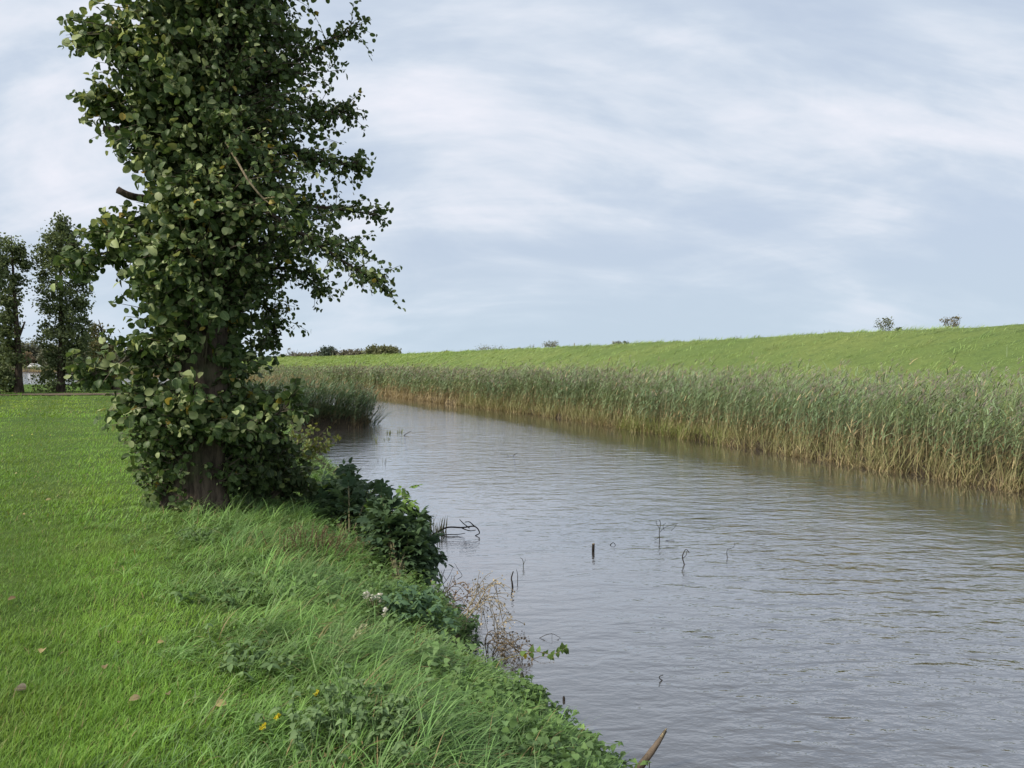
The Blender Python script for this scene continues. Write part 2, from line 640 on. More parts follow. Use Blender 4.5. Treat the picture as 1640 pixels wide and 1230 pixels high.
# far bank of the river and the dyke behind it
BANK = np.array([(30, -34), (18, -6), (13, 4.5), (9.05, 13.6), (5.2, 23), (3.6, 27.5), (0.83, 34), (-4.2, 43.6), (-9.9, 55.6),
                 (-20, 75), (-42, 108), (-85, 150), (-150, 205), (-250, 290)], float)
BT = BANK @ np.array([-0.309, 0.951])
CREST_T = np.array([-50, 0, 60, 120, 175, 230, 300, 420, 600.0])
CREST = np.zeros((len(CREST_T), 2))
CREST[0] = np.array([29.0, 9.42]) + CREST_T[0] * np.array([-0.309, 0.951])
_ang = np.radians([18, 18, 18, 19, 27, 36, 40, 42])
for i, a_ in enumerate(_ang):
    CREST[i + 1] = CREST[i] + (CREST_T[i + 1] - CREST_T[i]) * np.array([-sin(a_), cos(a_)])


def bank_pt(t):
    return np.stack([np.interp(t, BT, BANK[:, 0]), np.interp(t, BT, BANK[:, 1])], -1)


def crest_pt(t):
    return np.stack([np.interp(t, CREST_T, CREST[:, 0]), np.interp(t, CREST_T, CREST[:, 1])], -1)


CREST_Z = 3.2
FOOT = 10.5        # run of the river-side slope


def dyke_pt(t, s):
    """s: 0 waterline .. 1 foot of the dyke .. 2 crest .. 3 far edge of the crown .. 4 landward foot"""
    t = np.asarray(t, float)
    s = np.asarray(s, float)
    b = bank_pt(t)
    c = crest_pt(t)
    e = c - b
    L = np.linalg.norm(e, axis=-1)
    e = e / L[..., None]
    run = np.minimum(FOOT, L * 0.6)
    dist = np.where(s < 1, s * (L - run), np.where(s < 2, (L - run) + (s - 1) * run, np.where(s < 3, L + (s - 2) * 2.5, L + 2.5 + (s - 3) * 9.0)))
    xy = b + e * dist[..., None]
    z = np.interp(s, [-0.2, 0, 0.03, 0.2, 1, 1.15, 1.9, 2, 3, 3.1, 4], [-1.9, -0.85, -0.55, -0.35, -0.2, 0.15, 3.0, CREST_Z, CREST_Z + 0.02, 3.0, -0.3])
    z = z + np.where((s > 1) & (s < 3.5), 0.05 * wob(xy[..., 0], xy[..., 1], 0.7, 4) + 0.07 * wob(xy[..., 0], xy[..., 1], 0.13, 1), 0)
    return np.concatenate([xy, z[..., None]], -1)


tt = np.concatenate([np.arange(-50, 60, 0.8), np.arange(60, 140, 2), np.arange(140, 400, 6)])
ss = np.concatenate([[-0.2, 0, 0.03, 0.1, 0.2, 0.5], np.linspace(1, 2, 22), np.linspace(2.1, 3, 6), np.linspace(3.1, 4, 5)])
gt, gs = np.meshgrid(tt, ss, indexing='ij')
V = dyke_pt(gt, gs)
g = Geo()
ns = len(ss)
i, j = np.meshgrid(np.arange(len(tt) - 1), np.arange(ns - 1), indexing='ij')
g.add(V, np.stack([i * ns + j, (i + 1) * ns + j, (i + 1) * ns + j + 1, i * ns + j + 1], -1).reshape(-1, 4))
_o = g.build('dyke', M['dyke_turf'])
_o.data.materials.append(M['mud'])
_mi = np.broadcast_to(np.where(ss[:-1] < 0.95, 1, 0)[None, :], (len(tt) - 1, ns - 1)).ravel()
_o.data.polygons.foreach_set('material_index', np.ascontiguousarray(_mi).astype(np.int32))
tag(_o, 'long grass covered dyke running beside the far bank of the river', kind='structure')

# the water, with its exposure to the wind stored per point
def near_line(x, y, line):
    d = np.full(x.shape, 1e9)
    for (ax, ay), (bx, by) in zip(line[:-1], line[1:]):
        ex, ey = bx - ax, by - ay
        t_ = np.clip(((x - ax) * ex + (y - ay) * ey) / (ex * ex + ey * ey), 0, 1)
        d = np.minimum(d, np.hypot(x - ax - t_ * ex, y - ay - t_ * ey))
    return d


X = nonuni([(-900, -60, 24), (-60, -14, 46), (-14, 16, 120), (16, 60, 40)])
Y = nonuni([(-40, 2, 20), (2, 40, 150), (40, 110, 90), (110, 420, 30)])
gx, gy = np.meshgrid(X, Y)
db = near_line(gx, gy, BANK)
dl = np.maximum(-land_sd(gx, gy), 0)
expo = np.interp(db, [0, 1.7, 3.0, 5.5], [0.05, 0.10, 0.62, 1.0]) * np.interp(dl, [0, 1.0, 4.0], [0.35, 0.6, 1.0])
g = grid_geo(X, Y, lambda x, y: np.full(x.shape, WATER_Z), np.repeat(expo.reshape(-1, 1), 3, 1))
tag(g.build('water', M['water']), kind='structure')

# low land behind the dyke and the far shore of the lake
g = Geo()
far = [(-900, 214), (-150, 214), (-160, 240), (-150, 330), (60, 330), (40, 60), (60, -60), (3000, -60), (3000, 5000), (-3000, 5000), (-3000, 214)]
fan = np.array([(x, y, -0.35) for x, y in far])
me_c = np.array([[-100, 1500, -0.35]])
g.add(np.vstack([fan, me_c]), None, [(k, (k + 1) % len(far), len(far)) for k in range(len(far))])
tag(g.build('far_shore', M['far_turf'], smooth=False), 'flat grassy land beyond the lake', kind='structure')

# bare earth along the far edge of the lawn under the tree row
g = Geo()
for (xa, xb, ya, yb) in ((-34, -24.5, 36.2, 37.6), (-24.3, -18.0, 36.6, 39.0)):
    n = 24
    xs = np.linspace(xa, xb, n)
    lo = np.stack([xs, ya + 0.25 * wob(xs, 0 * xs, 2), 0 * xs], -1)
    hi = np.stack([xs, yb + 0.35 * wob(xs, 0 * xs + 7, 2), 0 * xs], -1)
    lo[:, 2] = land_z(lo[:, 0], lo[:, 1]) + 0.03
    hi[:, 2] = land_z(hi[:, 0], hi[:, 1]) + 0.03
    k = np.arange(n - 1)
    g.add(np.vstack([lo, hi]), np.stack([k, k + 1, k + 1 + n, k + n], -1))
tag(g.build('soil_border', M['soil']), kind='structure')

# ------------------------------------------------------------------ grass
def wedge(n, d0, d1, p, lo=-0.78, hi=0.78):
    """points in the view wedge and a little beside it, density falling as 1/d**p"""
    u = U(0, 1, n)
    k = 2 - p
    d = (d0 ** k + u * (d1 ** k - d0 ** k)) ** (1 / k) if abs(k) > 1e-6 else d0 * (d1 / d0) ** u
    return d * U(lo, hi, n), d


def headings(n, mean=0.0, spread=1.0):
    a = mean + spread * rng.normal(size=n)
    return np.stack([np.cos(a), np.sin(a), np.zeros(n)], -1)


def hues(x, y, n, a, b, c, jit=0.16):
    w1 = np.clip(0.5 + 0.6 * wob(x, y, 0.55, 9) + 0.25 * rng.normal(size=n), 0, 1)[:, None]
    w2 = np.clip(0.3 + 0.6 * wob(x, y, 1.7, 3) + 0.25 * rng.normal(size=n), 0, 1)[:, None]
    col = np.asarray(a) * (1 - w1) + np.asarray(b) * w1
    col = col * (1 - 0.6 * w2) + np.asarray(c) * 0.6 * w2
    return col * (1 + jit * rng.normal(size=(n, 1))).clip(0.5, 1.6)


def mown_grass():
    g = Geo()
    for n, d0, d1, p, hl, wd in ((170000, 2.2, 7.5, 1.7, 0.050, 0.0042), (110000, 7.5, 22, 1.9, 0.052, 0.009), (60000, 22, 58, 1.9, 0.07, 0.026)):
        x, y = wedge(n, d0, d1, p, -0.80, 0.30)
        r = rough_grass(x, y)
        k = (land_sd(x, y) > 0.3) & (r < 0.35 * U(-1, 1, n))
        k &= ~((y > 36) & (y < 39) & (U(0, 1, n) < 0.5) & (x > -34))
        x, y = x[k], y[k]
        n = len(x)
        P = np.stack([x, y, land_z(x, y) - 0.004], -1)
        c = hues(x, y, n, (0.165, 0.320, 0.048), (0.225, 0.375, 0.060), (0.115, 0.235, 0.054))
        lit_band = np.clip((y - 14) / 12, 0, 1)[:, None] * np.clip((-x - 12) / 8, 0, 1)[:, None] * (y < 32)[:, None]
        c = c * (1 - 0.55 * lit_band) + np.array([0.26, 0.30, 0.045]) * 0.55 * lit_band  # sunlit band across the far left lawn, painted into the blade colour
        u = x * 0.863 + y * 0.505          # faint stripes left by the mower
        c = c * (1 + 0.19 * np.sin(u * 3.4) * np.clip(y / 5, 0.3, 1))[:, None]
        dull = np.clip(wob(x, y, 0.75, 40) * 1.5 - 0.75, 0, 1)[:, None]
        c = c * (1 - 0.5 * dull) + np.array([0.24, 0.27, 0.075]) * 0.5 * dull
        dry = (U(0, 1, n) < 0.04)[:, None]
        c = np.where(dry, np.array([0.30, 0.27, 0.12]), c)
        strips(g, P, headings(n, 0.4, 1.4), hl * U(0.6, 1.5, n) * (1 + 0.45 * wob(x, y, 2.6, 21)).clip(0.5, 1.6), wd * U(0.7, 1.3, n), U(0.6, 1.5, n), U(0.2, 1.2, n), 2, c * 0.95, c)
    # loose tufts that escaped the mower
    return tag(g.build('lawn_grass', M['grass']), 'short bright green mown grass of the lawn', 'grass', kind='stuff')


def rough_bank_grass():
    g = Geo()
    for n, d0, d1, p, wd, per in ((5200, 2.0, 9, 1.4, 0.0058, 22), (1900, 9, 26, 1.5, 0.011, 16)):
        x, y = wedge(n, d0, d1, p, -0.62, 0.42)
        r = rough_grass(x, y)
        sd = land_sd(x, y)
        k = (sd > 0.03) & (r > 0.5 * U(-1, 1, n))
        x, y, r, sd = x[k], y[k], r[k], sd[k]
        n = len(x)
        big = np.clip(0.55 + 0.55 * wob(x, y, 1.9, 11) + 0.25 * rng.normal(size=n), 0.12, 1.25)
        mean = 0.25 + 0.9 * wob(x, y, 0.9, 6)
        lie = U(0, 1, n)
        tone = hues(x, y, n, (0.158, 0.290, 0.070), (0.215, 0.365, 0.098), (0.138, 0.240, 0.112), 0.24)
        # blades of each tussock
        I = np.repeat(np.arange(n), per)
        m = len(I)
        bx = x[I] + rng.normal(size=m) * 0.035
        by = y[I] + rng.normal(size=m) * 0.035
        grow = np.clip(r[I] / 0.7, 0.15, 1)
        L = (0.09 + 0.30 * big[I] * U(0.35, 1.2, m)) * (0.40 + 0.60 * grow) * np.interp(sd[I], [0, 0.5, 1.0], [0.42, 0.6, 1.0])
        P = np.stack([bx, by, land_z(bx, by) - 0.01], -1)
        c = tone[I] * (1 + 0.16 * rng.normal(size=(m, 1))).clip(0.5, 1.5)
        pale = U(0, 1, (m, 1)) < 0.14
        c = np.where(pale, c * 0.5 + np.array([0.25, 0.31, 0.16]) * 0.6, c)
        dry = U(0, 1, (m, 1)) < 0.035 + 0.08 * (wob(bx, by, 1.3, 30) > 0.75)[:, None]
        c = np.where(dry, np.array([0.36, 0.28, 0.14]) * U(0.7, 1.1, (m, 1)), c)
        a = mean[I] + rng.normal(size=m) * (0.55 + 0.8 * U(0, 1, n)[I])
        H = np.stack([np.cos(a), np.sin(a), np.zeros(m)], -1)
        el = (1.25 - 0.55 * lie[I] + 0.22 * rng.normal(size=m)).clip(0.2, 1.5)
        strips(g, P, H, L, wd * U(0.6, 1.5, m), el, U(0.8, 2.1, m), 5, c * 0.92, c * 1.08)
        # short undergrowth between the tussocks
        q = n * 7
        x2, y2 = wedge(q, d0, d1, p, -0.62, 0.42)
        k = (land_sd(x2, y2) > 0.0) & (rough_grass(x2, y2) > 0.2)
        x2, y2 = x2[k], y2[k]
        q = len(x2)
        P = np.stack([x2, y2, land_z(x2, y2) - 0.01], -1)
        c = hues(x2, y2, q, (0.150, 0.250, 0.060), (0.205, 0.310, 0.075), (0.14, 0.20, 0.085))
        strips(g, P, headings(q, 0.3, 1.5), U(0.05, 0.16, q), wd * U(0.6, 1.3, q), U(0.6, 1.4, q), U(0.3, 1.6, q), 3, c * 0.92, c)
    return tag(g.build('bank_grass', M['grass']), 'long wind-combed grass on the river bank', 'grass', kind='stuff')


def dyke_grass():
    g = Geo()
    n = 190000
    # stations weighted towards the viewer
    d = 20 * (320 / 20) ** U(0, 1, n)
    t = d * 1.05 - 16 + U(-3, 3, n)
    s = 1.0 + U(-0.25, 1.25, n)
    P = dyke_pt(t, s)
    dist = np.hypot(P[:, 0], P[:, 1])
    x, y = P[:, 0], P[:, 1]
    c = hues(x, y, n, (0.250, 0.360, 0.110), (0.315, 0.410, 0.145), (0.175, 0.285, 0.098), 0.12)
    c = c * (1 + 0.34 * wob(x + 0.5 * y, y * 0.8, 1.1, 14) + 0.30 * wob(x, y, 2.7, 31)).clip(0.4, 1.6)[:, None]
    w = np.clip(wob(x, y, 0.5, 20) * 1.4 - 0.62, 0, 1)[:, None]
    c = c * (1 - 0.5 * w) + np.array([0.36, 0.33, 0.15]) * 0.5 * w
    tuftm = wob(x * 1.0 + y * 0.4, y * 0.8, 1.5, 4) + 0.6 * wob(x, y, 3.4, 8) + 0.5 * rng.normal(size=n)
    keep = (tuftm > 0.0) | (dist > 120)
    P, t, s, dist, x, y, c = P[keep], t[keep], s[keep], dist[keep], x[keep], y[keep], c[keep]
    n = len(x)
    sc = np.clip(dist / 45, 0.8, 4.5)
    clump = np.clip(0.6 + 0.5 * wob(x, y, 1.9, 4) + 0.4 * wob(x * 0.6, y, 0.8, 8), 0.2, 1.5)
    strips(g, P - Z * 0.03, headings(n, 0.1, 0.5), 0.42 * clump * U(0.5, 1.3, n) * sc ** 0.5, 0.028 * sc * U(0.6, 1.3, n), U(0.5, 1.2, n), U(0.4, 1.2, n), 2, c * 0.92, c)
    return tag(g.build('dyke_grass', M['grass']), 'windblown bright green grass covering the dyke', 'grass', kind='stuff')


mown_grass()
rough_bank_grass()
dyke_grass()


# ------------------------------------------------------------------ reeds
def stem_at(P, H, L, el, bend, f):
    e = el - bend * f
    b = np.where(np.abs(bend) < 1e-3, 1e-3, bend)
    hx = (np.sin(el) - np.sin(e)) / b
    hz = (np.cos(e) - np.cos(el)) / b
    return P + (L * hx)[:, None] * H + (L * hz)[:, None] * Z


def reeds(g, P, h, wind, straw=1.0, plume=0.7, green=(0.150, 0.218, 0.112), nleaf=9, spread=0.9, low=0.30, yellow=1.0):
    n = len(P)
    d = np.hypot(P[:, 0], P[:, 1])
    lod = np.maximum(1.0, d / 24)
    H = headings(n, wind, 0.8)
    el = np.where(U(0, 1, n) < 0.10, U(0.75, 1.25, n), U(1.30, 1.52, n))
    bend = U(0.05, 0.35, n)
    tone = (1 + 0.20 * wob(P[:, 0], P[:, 1], 0.8, 3) + 0.24 * wob(P[:, 0], P[:, 1], 2.3, 13) + 0.12 * rng.normal(size=n)).clip(0.55, 1.6)[:, None]
    lowv = np.clip(low + 0.10 * wob(P[:, 0], P[:, 1], 0.7, 33) + 0.07 * rng.normal(size=n), 0.08, 0.5)
    st = np.array([0.40, 0.315, 0.175]) * straw * tone * (1 + 0.25 * rng.normal(size=(n, 1))).clip(0.5, 1.5)
    gr = np.asarray(green) * tone
    yel = np.clip(0.25 + 0.5 * wob(P[:, 0], P[:, 1], 0.35, 8), 0, 0.7)[:, None] * yellow
    gr = gr * (1 - yel) + np.array([0.190, 0.240, 0.105]) * yel
    strips(g, P, H, h, 0.009 * lod, el, bend, 3, st, gr * 0.8 + 0.03, 0.5)
    for k in range(nleaf):
        f = np.clip(lowv + (0.98 - lowv) * (k + U(0, 1, n)) / nleaf, 0.05, 0.99)
        Q = stem_at(P, H, h, el, bend, f)
        hd = headings(n, wind, spread * 1.15)
        dead = ((f < lowv + 0.10) & (U(0, 1, n) < 0.6))[:, None] | (U(0, 1, (n, 1)) < 0.05)
        pal = (U(0, 1, (n, 1)) < 0.14)
        c = np.where(dead, st * 0.95, np.where(pal, gr * 1.5 + 0.04, gr * (1 + 0.2 * rng.normal(size=(n, 1))).clip(0.5, 1.5)))
        strips(g, Q, hd, h * U(0.13, 0.24, n), 0.019 * lod * U(0.7, 1.3, n), U(0.5, 1.25, n), U(0.4, 1.7, n), 3, c, c * 1.08)
    # dead leaf sheaths hugging the bottom
    for k in range(2):
        c = st * U(0.7, 1.15, (n, 1))
        strips(g, P + np.c_[U(-.12, .12, n), U(-.12, .12, n), np.zeros(n)], headings(n, wind, 1.8), h * U(0.12, 0.38, n), 0.012 * lod, U(0.9, 1.5, n), U(0.0, 0.9, n), 2, c * 0.85, c)
    k = U(0, 1, n) < plume
    Q = stem_at(P, H, h, el, bend, np.full(n, 0.985))[k]
    lk = lod[k]
    m = len(Q)
    base = np.where(U(0, 1, (m, 1)) < 0.35, np.array([0.33, 0.295, 0.245]), np.array([0.215, 0.18, 0.155]))
    for q in range(6):
        strips(g, Q + Z * U(-0.06, 0.05, m)[:, None], headings(m, wind, 0.55), U(0.10, 0.24, m), 0.014 * lk, U(0.5, 1.3, m), U(0.8, 1.9, m), 2, base * U(0.8, 1.2, (m, 1)), base)


def far_reed_bed():
    g = Geo()

    def row(n, ta, tb, o0, o1, hs, **kw):
        t = ta + (tb - ta) * U(0, 1, n) ** 1.15
        b = bank_pt(t)
        e = unit(crest_pt(t) - b)
        o = U(o0, o1, n)
        if o0 < 0.5:
            o = o + 0.22 * wob(t, t * 0.3, 1.3, 2) + 0.15 * wob(t, 0 * t, 4.0, 5)
        k = wob(t, o, 1.7, 17) + 0.7 * rng.normal(size=n) > -0.85
        t, b, e, o = t[k], b[k], e[k], o[k]
        n = len(t)
        P = np.concatenate([b + e * o[:, None], np.full((n, 1), WATER_Z - 0.1) + np.clip(o, 0, 1)[:, None] * 0.25], -1)
        bump = 0.95 + 0.08 * wob(t, o, 0.9, 7) + 0.07 * wob(t, o * 0.5, 2.6, 3)
        reeds(g, P, hs * 0.96 * bump * np.where(U(0, 1, n) < 0.06, U(1.08, 1.25, n), U(0.76, 1.06, n)), 0.15, **kw)

    # t along the river: about 16 at the right edge of the view, 55 where the reach bends
    row(3600, 0, 36, 0.05, 1.5, 1.95, nleaf=10, low=0.26)
    row(3600, 0, 38, 0.9, 4.2, 2.08, nleaf=9, plume=0.8)
    row(2600, 36, 72, 0.05, 1.6, 1.85, nleaf=7)
    row(2000, 36, 72, 1.2, 5.5, 1.92, nleaf=6, plume=0.9)
    row(1800, 68, 170, 0.0, 2.4, 1.85, nleaf=6)
    row(2400, 66, 210, 2.0, 12.0, 1.80, nleaf=5, plume=0.9, straw=1.1)
    # collapsed straw and young green shoots along the waterline
    for n, ta, tb, hh, c0, c1 in ((8000, 0, 60, 0.40, (0.34, 0.26, 0.14), (0.44, 0.36, 0.21)), (1500, 18.5, 24.5, 0.62, (0.26, 0.27, 0.09), (0.22, 0.30, 0.08)),
                                  (6500, 0, 40, 0.95, (0.34, 0.30, 0.15), (0.24, 0.28, 0.12)), (2600, 60, 130, 0.45, (0.34, 0.25, 0.12), (0.44, 0.34, 0.17))):
        t = U(ta, tb, n)
        b = bank_pt(t)
        e = unit(crest_pt(t) - b)
        o = U(-0.12, 0.55, n) + 0.22 * wob(t, t * 0.3, 1.3, 2) + 0.15 * wob(t, 0 * t, 4.0, 5)
        P = np.concatenate([b + e * o[:, None], np.full((n, 1), WATER_Z - 0.05)], -1)
        lod = np.maximum(1, np.hypot(b[:, 0], b[:, 1]) / 24)
        v = U(0.6, 1.25, (n, 1))
        strips(g, P, headings(n, 0.1, 1.6), hh * U(0.4, 1.25, n), 0.013 * lod, U(0.6, 1.5, n), U(-0.1, 1.3, n), 3, np.asarray(c0) * v, np.asarray(c1) * v)
    return tag(g.build('reed_bed', M['reed']), 'long belt of green and straw reeds along the far bank', 'reeds', kind='stuff')


def near_reeds():
    g = Geo()
    n = 1800
    x = U(-11.5, -5.0, n)
    y = 27.0 + U(-0.3, 3.4, n) - np.clip((-x - 6.2), 0, 2.5) * 0.9
    k = (y > 26.9 - np.clip((-x - 6.2), 0, 2.5) * 0.9 + 0.22 * wob(x, y, 1.9)) & (x < -5.05 + 0.3 * wob(x, y, 1.3, 2) - np.abs(y - 28.4) * 0.28)
    P = np.stack([x[k], y[k], np.full(k.sum(), WATER_Z - 0.05)], -1)
    edge = np.clip((-4.9 - P[:, 0]) / 1.6, 0, 1)
    reeds(g, P, (1.00 + 0.72 * edge) * U(0.8, 1.08, len(P)), 0.0, straw=0.7, plume=0.08, yellow=0.3, green=(0.088, 0.140, 0.074), nleaf=14, spread=0.7, low=0.18)
    # leaning outermost stems reaching over the water
    n = 60
    P = np.stack([U(-5.4, -4.95, n), U(27.2, 29.5, n), np.full(n, WATER_Z - 0.05)], -1)
    strips(g, P, headings(n, 0.0, 0.5), U(0.6, 1.2, n), 0.02, U(0.9, 1.3, n), U(0.5, 1.2, n), 4, (0.10, 0.14, 0.07), (0.06, 0.11, 0.055))
    return tag(g.build('reed_clump', M['reed']), 'dark green reed spit jutting from the near bank', 'reeds', kind='stuff')


far_reed_bed()
near_reeds()


# ------------------------------------------------------------------ the big alder
TREE = np.array([-3.50, 8.40, 0.0])
PROF = np.array([  # height, left and right reach of the foliage in metres
    (0.0, .52, .46), (.375, .60, .62), (.78, .80, .80), (1.12, .98, .88), (1.46, 1.12, .85), (1.74, 1.10, .78), (1.94, 1.10, .82), (2.28, 1.14, .95),
    (2.55, 1.24, 1.12), (2.82, 1.18, 1.40), (3.1, 1.12, 1.55), (3.25, .74, 1.60), (3.5, .80, 1.50), (3.84, 0.98, 1.45), (4.18, 1.22, 1.40),
    (4.52, 1.36, 1.38), (4.86, 1.46, 1.34), (5.13, 1.50, 1.32), (5.55, 1.35, 1.12), (6.2, 1.2, 1.0), (7.0, .9, .8), (8.0, .5, .5), (8.8, .1, .1)])


def axis_x(z):
    return TREE[0] + 0.058 * z + 0.03 * np.sin(z * 1.3)


def alder():
    root = thing('alder_tree', (TREE[0], TREE[1], 0.0), 'tall alder tree standing on the river bank, its trunk clothed in leaves to the ground', 'tree')
    O = np.array([TREE[0], TREE[1], 0.0])
    # trunk: two fused stems with a flared foot
    g = Geo()
    zs = np.concatenate([np.linspace(-0.35, 0.8, 10), np.linspace(1.0, 8.6, 26)])
    th = np.arange(22) * 2 * pi / 22
    V = []
    for z in zs:
        r = np.interp(z, [-0.35, 0.0, 0.25, 0.8, 2.5, 5.5, 8.6], [0.42, 0.33, 0.275, 0.25, 0.225, 0.16, 0.03])
        lob = 1 + 0.17 * np.cos(2 * th + 0.3) + 0.06 * np.cos(5 * th + z) * np.exp(-max(z, 0) * 1.3) * 2 + 0.025 * np.sin(9 * th + z * 5) + 0.02 * rng.normal(size=22)
        V.append(np.stack([axis_x(z) + r * lob * np.cos(th), TREE[1] + 0.8 * r * lob * np.sin(th), np.full(22, z)], -1))
    V = np.array(V)
    i, j = np.meshgrid(np.arange(len(zs) - 1), np.arange(22), indexing='ij')
    jn = (j + 1) % 22
    g.add(V, np.stack([i * 22 + j, i * 22 + jn, (i + 1) * 22 + jn, (i + 1) * 22 + j], -1).reshape(-1, 4), None, (0.25, 0.25, 0.25))
    g.build('trunk', M['bark'], root, origin=O)

    twig = Geo()
    leafP, leafA, leafN, leafS = [], [], [], []

    def spray(path, n, s0, s1, tmin=0.2, scatter=0.03):
        """leaves set alternately along a shoot"""
        k = len(path) - 1
        t = np.sort(U(tmin, 1.0, n))
        idx = np.minimum((t * k).astype(int), k - 1)
        fr = (t * k - idx)[:, None]
        p = path[idx] * (1 - fr) + path[idx + 1] * fr
        tg = unit(path[idx + 1] - path[idx])
        out = unit(rng.normal(size=(n, 3)))
        a = unit(tg * 0.5 + out * 1.0 + np.array([0.30, 0.1, -0.40]))
        leafP.append(p + a * 0.02 + rng.normal(size=(n, 3)) * scatter)
        leafA.append(a)
        c = p - np.stack([axis_x(p[:, 2]), np.full(n, TREE[1]), p[:, 2]], -1)
        leafN.append(unit(unit(c * np.array([1, 1, 0.2])) * 0.7 + np.array([0, 0, 0.55]) + rng.normal(size=(n, 3)) * 0.85))
        leafS.append(U(s0, s1, n))

    # epicormic shoots all the way up the trunk
    NS = 2900
    for q in range(NS):
        z0 = rng.choice([U(0.1, 1.2), U(0.3, 8.5), U(0.3, 6.2), U(2.2, 6.0)])
        a = U(0, 2 * pi)
        if z0 < 2.05 and sin(a) < -0.25 and cos(a) > -0.80 and U(0, 1) < (0.90 if z0 < 0.9 else 0.5 if z0 < 1.2 else 0.66):
            continue
        if z0 < 1.0 and cos(a) > 0.35 and U(0, 1) < 0.35:
            continue
        L = np.interp(z0, PROF[:, 0], PROF[:, 1])
        R = np.interp(z0, PROF[:, 0], PROF[:, 2])
        lat = L if cos(a) < 0 else R
        dep = min(0.5 * (L + R), 1.15)
        reach = math.hypot(lat * cos(a), dep * sin(a)) * (0.80 + 0.22 * sin(3 * a + z0 * 2.6) * sin(z0 * 4.1 + a))
        reach *= 0.30 + 0.80 * U(0, 1) ** 0.75
        h = np.array([cos(a), sin(a), 0])
        rise = U(0.1, 0.75) * reach
        base = np.array([axis_x(z0), TREE[1], z0]) + h * 0.17 - Z * rise * 0.8
        base[2] = max(base[2], 0.02)
        base[0] = axis_x(base[2]) + h[0] * 0.17
        end = np.array([axis_x(z0), TREE[1], z0]) + h * max(reach, 0.28)
        mid = (base + end) / 2 + Z * 0.16 * reach + rng.normal(size=3) * 0.05
        path = spline([base, mid, end], 6)
        tube(twig, path, np.linspace(0.006 + 0.006 * reach, 0.0022, 6), 3, (0.14, 0.12, 0.09), cap=False)
        small = 0.74 if (cos(a) > 0.1 and z0 > 2.2) or sin(a) > 0.4 or z0 < 1.0 else 1.0
        spray(path, int(8 + 12 * reach + U(0, 7)), 0.050 * small, 0.110 * small, 0.25 if reach > 0.6 else 0.1)

    # limbs: pixel waypoints in the photograph with their distance
    limbs = [
        ([(345, 330, 8.4), (430, 330, 8.5), (520, 332, 8.7), (606, 345, 8.8)], 0.040),
        ([(350, 300, 8.4), (420, 335, 8.2), (500, 385, 8.1), (560, 425, 8.1), (622, 460, 8.1)], 0.032),
        ([(350, 250, 8.4), (450, 235, 8.6), (520, 262, 8.7), (572, 262, 8.7)], 0.036),
        ([(350, 200, 8.4), (440, 190, 8.8), (520, 180, 9.0), (566, 178, 9.0)], 0.04),
        ([(350, 160, 8.4), (440, 120, 8.8), (510, 75, 9.0), (574, 42, 9.1)], 0.04),
        ([(345, 60, 8.4), (420, 10, 8.7), (500, -40, 8.8)], 0.05),
        ([(330, 470, 8.4), (400, 440, 8.8), (470, 430, 9.0), (515, 470, 9.0)], 0.035),
        ([(330, 400, 8.4), (420, 400, 9.0), (500, 390, 9.3), (585, 400, 9.4)], 0.04),
        ([(325, 420, 8.4), (400, 470, 9.0), (440, 510, 9.2), (425, 560, 9.2)], 0.03),
        ([(300, 235, 8.4), (240, 205, 8.2), (205, 195, 8.1), (175, 165, 8.0), (150, 165, 8.0)], 0.036),
        ([(305, 140, 8.4), (240, 120, 8.2), (180, 80, 8.1), (140, 60, 8.1)], 0.036),
        ([(300, 440, 8.4), (220, 400, 8.3), (150, 410, 8.2), (100, 425, 8.2)], 0.022),
        ([(300, 440, 8.4), (230, 380, 8.2), (195, 372, 8.1), (165, 372, 8.1)], 0.02),
        ([(300, 560, 8.4), (230, 560, 8.2), (180, 590, 8.1), (148, 605, 8.1)], 0.018),
        ([(310, 700, 8.3), (380, 690, 8.1), (440, 665, 8.0), (470, 640, 8.0)], 0.018),
    ]
    for li, (way, r0) in enumerate(limbs):
        path = spline([at_depth(*w) for w in way], 16)
        g = Geo()
        tube(g, path, np.linspace(r0, 0.006, 16), 7, (0.22, 0.22, 0.22), 0.05)
        g.build('limb', M['bark'], root, origin=O)
        nsh = 60 if li < 9 else 30
        small = 0.66 if li < 9 else 1.0
        for q in range(nsh):
            t = U(0.22, 1.0)
            k = min(int(t * 15), 14)
            b = path[k]
            d = unit(unit(path[k + 1] - path[k]) * 0.9 + rng.normal(size=3) * 0.6 + Z * 0.05)
            ln = U(0.12, 0.55) * (1.15 - 0.5 * t)
            sh = np.array([b, b + d * ln * 0.55 + Z * 0.02, b + d * ln + Z * (-0.05 * ln)])
            sh = spline(sh, 5)
            tube(twig, sh, np.linspace(0.005, 0.002, 5), 3, (0.14, 0.12, 0.09), cap=False)
            spray(sh, int(5 + ln * 26), 0.056 * small, 0.100 * small, 0.1, 0.02)
    # the pale bare bough hanging across the crown, and two sawn-off stubs
    g = Geo()
    b = spline([at_depth(362, 228, 7.75), at_depth(378, 255, 7.55), at_depth(400, 292, 7.4), at_depth(430, 325, 7.4), at_depth(470, 345, 7.4)], 14)
    tube(g, b, np.linspace(0.013, 0.006, 14), 7, (0.28, 0.27, 0.25), 0.06)
    tube(g, spline([b[9], at_depth(455, 315, 7.35), at_depth(470, 330, 7.35)], 6), np.linspace(0.008, 0.004, 6), 5, (0.40, 0.38, 0.34))
    g.build('bare_bough', M['palewood'], root, origin=O)
    for q in range(6):
        sh = spline([b[8 + q % 5], b[8 + q % 5] + np.array([U(0.05, 0.2), -0.05, U(-0.1, 0.15)]), b[8 + q % 5] + np.array([U(0.2, 0.35), -0.05, U(-0.2, 0.1)])], 5)
        spray(sh, 8, 0.06, 0.09, 0.2)
